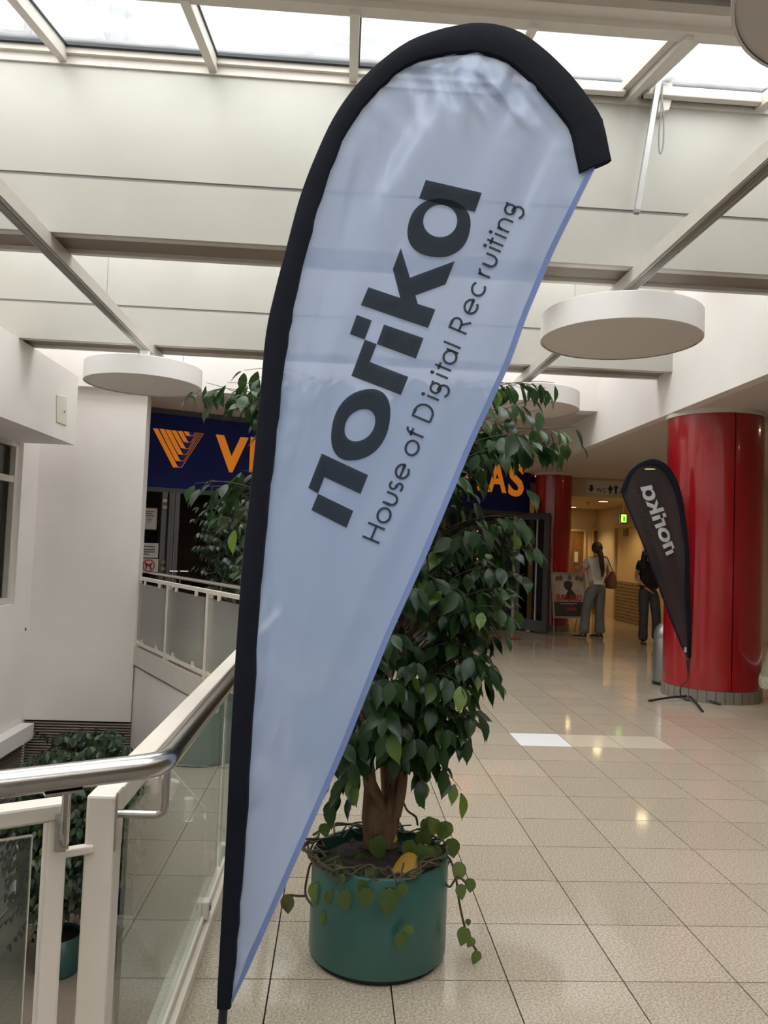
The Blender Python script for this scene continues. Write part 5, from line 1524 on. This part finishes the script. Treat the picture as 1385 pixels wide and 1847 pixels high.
# --- ficus trees on the lower level
p4 = onz(88, 1772, ZL) + Vector((0, 0.25, 0))
t4 = pot_thing(p4, 0.25, 0.42, 'tall bushy ficus in a teal pot on the lower floor of the stair void')
obj('soil', lathe([(0.235, 0.38), (0.1, 0.395), (0.0, 0.40)], p4 , 24), M_soil, t4, smooth=True)
c4 = P(135, 1450, 9.3)
env4 = [(ZL + 0.75, 0.45), (ZL + 1.1, 0.75), (ZL + 1.6, 0.88), (ZL + 2.2, 0.88), (ZL + 2.6, 0.75), (ZL + 2.95, 0.35)]
def rej4(p):
    if (p - DA).dot(nd) < 0.12: return True
    x, y, z = proj(p); return x > 262 or p.y > 10.6 or p.x < -4.0 or (y < 1312) or (x > 225 and y < 1345)
ficus(t4, p4, ZL + 0.4, env4, 460, 0.11, 41, 220, [[(p4.x, p4.y, ZL + 0.38, 0.035), (p4.x + 0.03, p4.y, ZL + 1.0, 0.03), (p4.x + 0.05, p4.y, ZL + 1.9, 0.02), (p4.x + 0.08, p4.y, ZL + 2.7, 0.008)], [(p4.x - 0.06, p4.y, ZL + 0.38, 0.03), (p4.x - 0.1, p4.y, ZL + 1.0, 0.022), (p4.x - 0.2, p4.y, ZL + 2.0, 0.01)]],
      leaf_me=LEAF_G, leaf_m=M_leaf2, lean=(0.22, 0), reject=rej4, extra=[P(x, y, 9.2) for x, y in ((70, 1318), (100, 1325), (120, 1335), (140, 1345), (175, 1350), (190, 1370), (80, 1350), (110, 1365), (150, 1370), (160, 1330), (205, 1345), (225, 1360), (50, 1375), (245, 1520), (215, 1470), (10, 1660), (20, 1700), (30, 1640), (50, 1720))])
# painted panels and skirting on the lower level
lp = thing('lower_partition', ony(150, 1700, 10.4) * 1.0, 'blue and green painted partition on the lower floor', 'partition')
a, b = ony(112, 1698, 10.4), ony(175, 1600, 10.4)
obj('blue_panel', box(a.x - 0.4, -1.9, 10.38, 10.45, ZL + 0.12, ZL + 0.9), M_bluewall, lp)
obj('green_panel', box(a.x + 0.12, -1.9, 10.35, 10.38, ZL + 0.62, ZL + 1.9), M_greenwall, lp)
obj('skirting', box(a.x - 0.4, -1.9, 10.34, 10.45, ZL, ZL + 0.12), M_wall, lp)
a, b = ony(112, 1670, 10.3), ony(141, 1645, 10.3)
tag(obj('ivory_box', box(a.x, b.x, 10.1, 10.3, a.z, b.z), M_panel, loc=(a.x, 10.2, a.z)), 'ivory box in front of the blue panel on the lower level', 'box')
# spot lamps below the slab, seen through the near glass
st = thing('spot_track', P(320, 1430, 5.0), 'three white spot lamps on a rail below the floor edge, seen through the near glass', 'spotlights')
ra, rb = P(300, 1380, 5.2), P(405, 1500, 4.7)
obj('rail', tube([ra, rb], 0.012, 6), M_alu, st)
for q in (ra, rb):
    obj('arm', tube([q, Vector((VX + 0.01, q.y, min(q.z, -0.06)))], 0.010, 6), M_alu, st)
for (x0, y0, x1, y1, d) in ((316, 1408, 303, 1438, 5.0), (341, 1440, 340, 1478, 4.85), (380, 1468, 374, 1474, 4.75)):
    o = obj('spot', tube([P(x0, y0, d), P(x1, y1, d)], 0.030, 14), M_white, st, smooth=True)
    q = P(x1, y1, d); dr = (P(x1, y1, d) - P(x0, y0, d)).normalized()
    obj('lens', tube([q - dr * 0.001, q + dr * 0.004], 0.027, 14), mat('spot_lens', (1, 0.9, 0.6), 0.4, emit=(1, 0.85, 0.5), emit_strength=3.0), o)

# ================================================================== PEOPLE
def skin_mesh(name, verts, edges, radii, m, parent, root=0, sub=2, yscale=1.0, rot=0.0, pos=(0, 0, 0)):
    """verts in figure space (facing -y), turned by rot and set at pos"""
    R = Matrix.Rotation(rot, 4, 'Z')
    me = bpy.data.meshes.new(name)
    me.from_pydata([Vector(v) for v in verts], edges, [])
    me.materials.append(m)
    o = bpy.data.objects.new(name, me)
    COL.objects.link(o)
    o.modifiers.new('skin', 'SKIN')
    if not me.skin_vertices: 
        bm = bmesh.new(); bm.from_mesh(me); bm.verts.layers.skin.verify(); bm.to_mesh(me); bm.free()
    sv = me.skin_vertices[0].data
    for i, r in enumerate(radii):
        sv[i].radius = (r, r) if not isinstance(r, tuple) else r
        sv[i].use_root = (i == root)
    o.modifiers['skin'].use_smooth_shade = True
    s = o.modifiers.new('sub', 'SUBSURF'); s.levels = sub; s.render_levels = sub
    dg = bpy.context.evaluated_depsgraph_get()
    ev = o.evaluated_get(dg)
    m2 = bpy.data.meshes.new_from_object(ev)
    V = [Vector(pos) + (R @ Vector((v.co.x, v.co.y * yscale, v.co.z))) for v in m2.vertices]
    Fc = [tuple(p.vertices) for p in m2.polygons]
    bpy.data.objects.remove(o); bpy.data.meshes.remove(me); bpy.data.meshes.remove(m2)
    return obj(name, (V, Fc), m, parent, smooth=True)
def xf(v, rot, pos):
    return Vector(pos) + Matrix.Rotation(rot, 4, 'Z') @ Vector(v)
def ellipsoid(c, rx, ry, rz, n=18, m=12):
    V, Fc = [], []
    for i in range(m + 1):
        th = math.pi * i / m
        for k in range(n):
            a = 2 * math.pi * k / n
            V.append(Vector((c[0] + rx * math.sin(th) * math.cos(a), c[1] + ry * math.sin(th) * math.sin(a), c[2] + rz * math.cos(th))))
    for i in range(m):
        for k in range(n):
            a, b = i * n + k, i * n + (k + 1) % n
            Fc.append((a, b, b + n, a + n))
    return V, Fc
def hand(v, e, r, wrist_i, dirn, side, palm=0.07):
    """append palm and five fingers to a skin skeleton"""
    d = Vector(dirn).normalized(); s = Vector(side).normalized()
    w = Vector(v[wrist_i])
    pm = len(v); v.append(tuple(w + d * palm * 0.6)); r.append(0.026); e.append((wrist_i, pm))
    for k, (off, ln) in enumerate(((-0.028, 0.055), (-0.010, 0.070), (0.009, 0.066), (0.026, 0.05))):
        a = len(v); v.append(tuple(w + d * palm * 1.15 + s * off)); r.append(0.010); e.append((pm, a))
        b = len(v); v.append(tuple(w + d * (palm * 1.15 + ln * 0.6) + s * off * 1.1)); r.append(0.008); e.append((a, b))
        c = len(v); v.append(tuple(w + d * (palm * 1.1 + ln) + s * off * 1.1 + Vector((0, 0.012, 0)))); r.append(0.0065); e.append((b, c))
    a = len(v); v.append(tuple(w + d * palm * 0.5 - s * 0.035)); r.append(0.010); e.append((pm, a))
    b = len(v); v.append(tuple(w + d * palm * 1.05 - s * 0.05)); r.append(0.008); e.append((a, b))

def person(pos, rot, label, J, hair, hair_m, top_m, leg_m, h=1.68, shoe_m=None, hands=True, skirt=False, name='person', ponytail=False, flare=0.085, wide=1.0):
    t = thing(name, pos, label, 'person')
    v = []; e = []; r = []
    def add(p, rad, par=None):
        v.append(tuple(p)); r.append(rad); i = len(v) - 1
        if par is not None: e.append((par, i))
        return i
    pel = add(J['pelvis'], 0.090)
    wai = add(J['waist'], 0.088, pel)
    che = add(J['chest'], 0.115, wai)
    nek0 = add(J['neckbase'], 0.06, che)
    nek = add(J['neck'], 0.048, nek0)
    hd0 = add(J['chin'], 0.066, nek)
    hd1 = add(J['brow'], 0.088, hd0)
    hd2 = add(J['crown'], 0.062, hd1)
    fdir = Vector(J['face']).normalized()
    ns = add(Vector(J['chin']) * 0.45 + Vector(J['brow']) * 0.55 + fdir * 0.092, 0.012, hd1)
    for s in ('L', 'R'):
        sh = add(J['sh' + s], 0.052, che)
        elb = add(J['el' + s], 0.036, sh)
        wr = add(J['wr' + s], 0.025, elb)
        if hands: hand(v, e, r, wr, J['hd' + s], J['hs' + s])
        hp = add(J['hip' + s], 0.068, pel)
        kn = add(J['kn' + s], 0.055, hp)
        an = add(J['an' + s], 0.036, kn)
        he = add(Vector(J['an' + s]) + Vector((0, 0, -0.05)), 0.034, an)
        to = add(Vector(J['an' + s]) + Vector(J['ft' + s]) * 0.13 + Vector((0, 0, -0.062)), 0.026, he)
    skin_mesh('body', v, e, r, M_skin, t, 0, 2, 1.0, rot, pos)
    # ears
    sd = fdir.cross(UPZ).normalized()
    for s in (-1, 1):
        c = Vector(J['brow']) * 0.7 + Vector(J['chin']) * 0.3 + sd * s * 0.083
        V, Fc = ellipsoid((0, 0, 0), 0.016, 0.012, 0.028, 8, 6)
        obj('ear', ([xf(c + p, rot, pos) for p in V], Fc), M_skin, t, smooth=True)
    for s in (-1, 1):
        c = Vector(J['brow']) * 0.72 + Vector(J['chin']) * 0.28 + sd * s * 0.032 + fdir * 0.080
        V, Fc = ellipsoid((0, 0, 0), 0.012, 0.010, 0.008, 8, 6)
        obj('eye', ([xf(c + p, rot, pos) for p in V], Fc), M_ink, t, smooth=True)
    c = Vector(J['chin']) * 0.85 + Vector(J['brow']) * 0.15 + fdir * 0.066
    V, Fc = ellipsoid((0, 0, 0), 0.024, 0.012, 0.007, 8, 6)
    obj('mouth', ([xf(c + p, rot, pos) for p in V], Fc), mat('lips', (0.3, 0.09, 0.08), 0.5), t, smooth=True)
    # top garment
    tv = [J['waist_hem'], J['waist'], J['chest'], J['neckbase']]; tr = [0.162, 0.142, 0.150, 0.075]; te = [(0, 1), (1, 2), (2, 3)]
    for s in ('L', 'R'):
        k = len(tv); sh = Vector(J['sh' + s]); el = Vector(J['el' + s])
        tv += [tuple(sh), tuple(sh * 0.45 + el * 0.55)]; tr += [0.075, 0.074]; te += [(2, k), (k, k + 1)]
    skin_mesh('top', tv, te, tr, top_m, t, 1, 2, 1.0, rot, pos)
    if skirt:
        rings = []
        for z, rr in ((1.02, 0.15), (0.9, 0.19), (0.7, 0.24), (0.5, 0.30), (0.40, 0.33)):
            rings.append([xf(Vector((rr * math.cos(2 * math.pi * k / 28) * (1 + 0.05 * math.sin(7 * 2 * math.pi * k / 28)), rr * 0.8 * math.sin(2 * math.pi * k / 28), z)), rot, pos) for k in range(28)])
        obj('skirt', loft(rings, False), leg_m, t, smooth=True)
        rings = []
        for z, rr in ((0.41, 0.333), (0.36, 0.345), (0.30, 0.34)):
            rings.append([xf(Vector((rr * math.cos(2 * math.pi * k / 28) * (1 + 0.05 * math.sin(7 * 2 * math.pi * k / 28)), rr * 0.8 * math.sin(2 * math.pi * k / 28), z)), rot, pos) for k in range(28)])
        obj('lace_hem', loft(rings, False), M_lace, t, smooth=True)
    else:
        wv = [J['pelvis_top'], J['pelvis']]; wr_ = [0.128, 0.140]; we = [(0, 1)]
        for s in ('L', 'R'):
            k = len(wv); hp, kn, an = Vector(J['hip' + s]), Vector(J['kn' + s]), Vector(J['an' + s])
            lo = an + Vector((0, 0, -0.035))
            wv += [tuple(hp), tuple((hp + kn) / 2), tuple(kn), tuple((kn + an) / 2), tuple(lo)]; wr_ += [0.108 * wide, 0.094 * wide, 0.080 * wide, 0.080 * wide, flare]
            we += [(1, k), (k, k + 1), (k + 1, k + 2), (k + 2, k + 3), (k + 3, k + 4)]
        skin_mesh('trousers', wv, we, wr_, leg_m, t, 1, 2, 1.0, rot, pos)
    for s in ('L', 'R'):
        an = Vector(J['an' + s]); ft = Vector(J['ft' + s]).normalized(); sdv = ft.cross(UPZ)
        z0 = an.z - 0.085
        tilt = J.get('tilt' + s, 0.0)
        V = []; Fc = []
        prof = [(-0.06, 0.032, 0.055), (-0.02, 0.038, 0.075), (0.05, 0.040, 0.065), (0.11, 0.044, 0.045), (0.165, 0.036, 0.035), (0.195, 0.012, 0.024)]
        rings = []
        for (d, w_, hh) in prof:
            rg = []
            for k in range(10):
                a_ = math.pi * k / 9
                rg.append(Vector((an.x, an.y, z0)) + ft * d + sdv * (w_ * math.cos(a_)) + UPZ * (hh * math.sin(a_) + d * tilt))
            rings.append([xf(p, rot, pos) for p in rg])
        so = obj('shoe', loft(rings), shoe_m or M_shoe, t, smooth=True)
        sole = [Vector((an.x, an.y, z0 - 0.008 + d * tilt)) + ft * d + sdv * (w_ * sg_ * 1.05) for sg_, lst in ((1, prof), (-1, prof[::-1])) for d, w_, hh in lst]
        obj('sole', prism([xf(p, rot, pos) for p in sole], (0, 0, 0.012)), M_sole, so)
    # hair
    hc = Vector(J['brow']) - fdir * 0.012 + Vector((0, 0, 0.018))
    V, Fc = ellipsoid((0, 0, 0), 0.100, 0.100, 0.112, 20, 14)
    VV = []
    for p in V:
        q = p.copy()
        f_ = q.dot(fdir)
        if f_ > 0.03 and q.z < 0.055: q -= fdir * (f_ - 0.03) * 1.2
        if q.z < -0.05 and not hair: q *= 0.75
        VV.append(xf(hc + q, rot, pos))
    hr_ = obj('hair', (VV, Fc), hair_m, t, smooth=True)
    for pth, rs in hair:
        obj('hair_lock', tube([xf(p, rot, pos) for p in smooth_path(pth, 4)], [interp([(i, q) for i, q in enumerate(rs)], k / 4) for k in range((len(rs) - 1) * 4 + 1)], 12), hair_m, hr_, smooth=True)
    return t

# woman in the white blouse: seen from behind, weight on her right leg, phone held up in front on the left
wp = onz(1072, 1150, 0)
JA = dict(pelvis=(0.0, 0, 0.94), pelvis_top=(0.0, 0, 1.03), waist=(0.0, 0.0, 1.10), waist_hem=(0.0, 0.0, 0.955), chest=(-0.005, 0.01, 1.29), neckbase=(0, 0.0, 1.43), neck=(0.0, 0.0, 1.48), chin=(0.0, -0.005, 1.535), brow=(0, -0.005, 1.60), crown=(0, 0.0, 1.645),
          face=(0.15, 1, -0.12), shL=(-0.17, 0.0, 1.385), elL=(-0.235, 0.10, 1.14), wrL=(-0.20, 0.30, 1.20), hdL=(0.1, 0.4, 0.35), hsL=(1, 0, 0), shR=(0.17, 0, 1.385), elR=(0.25, -0.02, 1.13), wrR=(0.22, 0.14, 0.97), hdR=(0, 0.4, -0.6), hsR=(1, 0, 0),
          hipL=(-0.085, 0, 0.87), knL=(-0.16, 0.03, 0.48), anL=(-0.225, 0.0, 0.088), ftL=(-0.85, 0.5, 0), hipR=(0.085, 0, 0.87), knR=(0.10, 0.02, 0.48), anR=(0.115, 0.02, 0.088), ftR=(-0.5, 0.85, 0))
wa = person(wp, math.radians(12), 'woman in a white blouse and pale jeans with a brown shoulder bag, seen from behind', JA,
            [([(0.0, -0.09, 1.58), (0.015, -0.125, 1.50), (0.03, -0.135, 1.36), (0.05, -0.135, 1.22), (0.055, -0.13, 1.10)], [0.04, 0.042, 0.045, 0.035, 0.010])], M_hair, M_blouse, M_jeansA, flare=0.112, wide=1.14)
R12 = math.radians(12)
# shoulder bag hanging on her right side
bagc = Vector((0.29, -0.03, 1.03))
bg = thing('shoulder_bag', xf((0.29, -0.03, 0.9), R12, wp), 'reddish brown leather shoulder bag hanging from the woman in white', 'bag')
rings = []
for z, wx, wy in ((0.885, 0.035, 0.10), (0.90, 0.065, 0.145), (0.99, 0.075, 0.155), (1.10, 0.062, 0.14), (1.18, 0.035, 0.115), (1.20, 0.020, 0.10)):
    rings.append([xf((bagc.x + wx * math.cos(2 * math.pi * k / 18), bagc.y + wy * math.sin(2 * math.pi * k / 18), z), R12, wp) for k in range(18)])
obj('pouch', loft(rings), M_bag, bg, smooth=True)
for dy in (-0.06, 0.05):
    obj('strap', tube([xf(p, R12, wp) for p in smooth_path([(0.29, dy - 0.03, 1.18), (0.26, dy * 0.8, 1.30), (0.195, dy * 0.5, 1.45), (0.15, dy * 0.5 + 0.02, 1.455), (0.16, 0.05, 1.40)], 4)], 0.009, 6), M_shoe, bg, smooth=True)
ph = xf((-0.165, 0.42, 1.275), R12, wp)
tag(obj('phone', obox(ph, (1, 0, 0), (0, 0.5, 0.85), (0, -0.85, 0.5), 0.036, 0.072, 0.005), M_black, loc=ph), 'dark phone in the hand of the woman in white', 'phone')

# woman in the black T-shirt walking towards the viewpoint
wq = onz(1168, 1163, 0)
JB = dict(pelvis=(0.0, 0, 0.93), pelvis_top=(0.0, 0, 1.01), waist=(0.0, 0.0, 1.09), waist_hem=(0.0, 0.0, 1.00), chest=(0.0, 0.0, 1.27), neckbase=(0, -0.01, 1.41), neck=(0.0, -0.025, 1.455), chin=(0.0, -0.055, 1.49), brow=(0, -0.055, 1.565), crown=(0, -0.04, 1.615),
          face=(0.1, -1, -0.45), shL=(-0.165, 0.0, 1.365), elL=(-0.215, 0.03, 1.12), wrL=(-0.07, -0.11, 0.955), hdL=(0.55, -0.2, -0.45), hsL=(0, 1, 0.2), shR=(0.165, 0, 1.365), elR=(0.24, 0.03, 1.13), wrR=(0.205, -0.08, 0.94), hdR=(-0.1, -0.25, -0.7), hsR=(1, 0.2, 0),
          hipL=(-0.085, 0, 0.86), knL=(-0.085, -0.02, 0.47), anL=(-0.085, 0.0, 0.088), ftL=(-0.12, -1, 0), hipR=(0.085, 0, 0.86), knR=(0.115, -0.06, 0.48), anR=(0.135, -0.03, 0.115), ftR=(0.15, -1, 0), tiltR=0.28)
person(wq, math.radians(-4), 'dark-haired woman in a black T-shirt and blue jeans walking behind the dark flag', JB,
       [([(-0.085, 0.0, 1.57), (-0.11, -0.02, 1.45), (-0.115, -0.06, 1.33), (-0.10, -0.08, 1.22)], [0.04, 0.042, 0.038, 0.012]), ([(0.085, 0.0, 1.57), (0.10, -0.03, 1.45), (0.105, -0.07, 1.33), (0.09, -0.09, 1.22)], [0.04, 0.042, 0.036, 0.012]), ([(0.0, 0.06, 1.57), (0, 0.09, 1.45), (0, 0.10, 1.32)], [0.07, 0.07, 0.03])],
       M_hairdark, M_tshirt, M_jeansB, shoe_m=mat('maroon_sneaker', (0.06, 0.012, 0.012), 0.6), flare=0.088)

# someone in an olive skirt, only the skirt edge reaches into the frame on the right
wr0 = onz(1432, 1300, 0)
JC = dict(JB); JC.update(face=(-1, -0.2, 0))
person(wr0, math.radians(20), 'person in an olive skirt with a lace hem cut off by the right edge', JC, [], M_hair, M_paper, M_olive, skirt=True, hands=False)
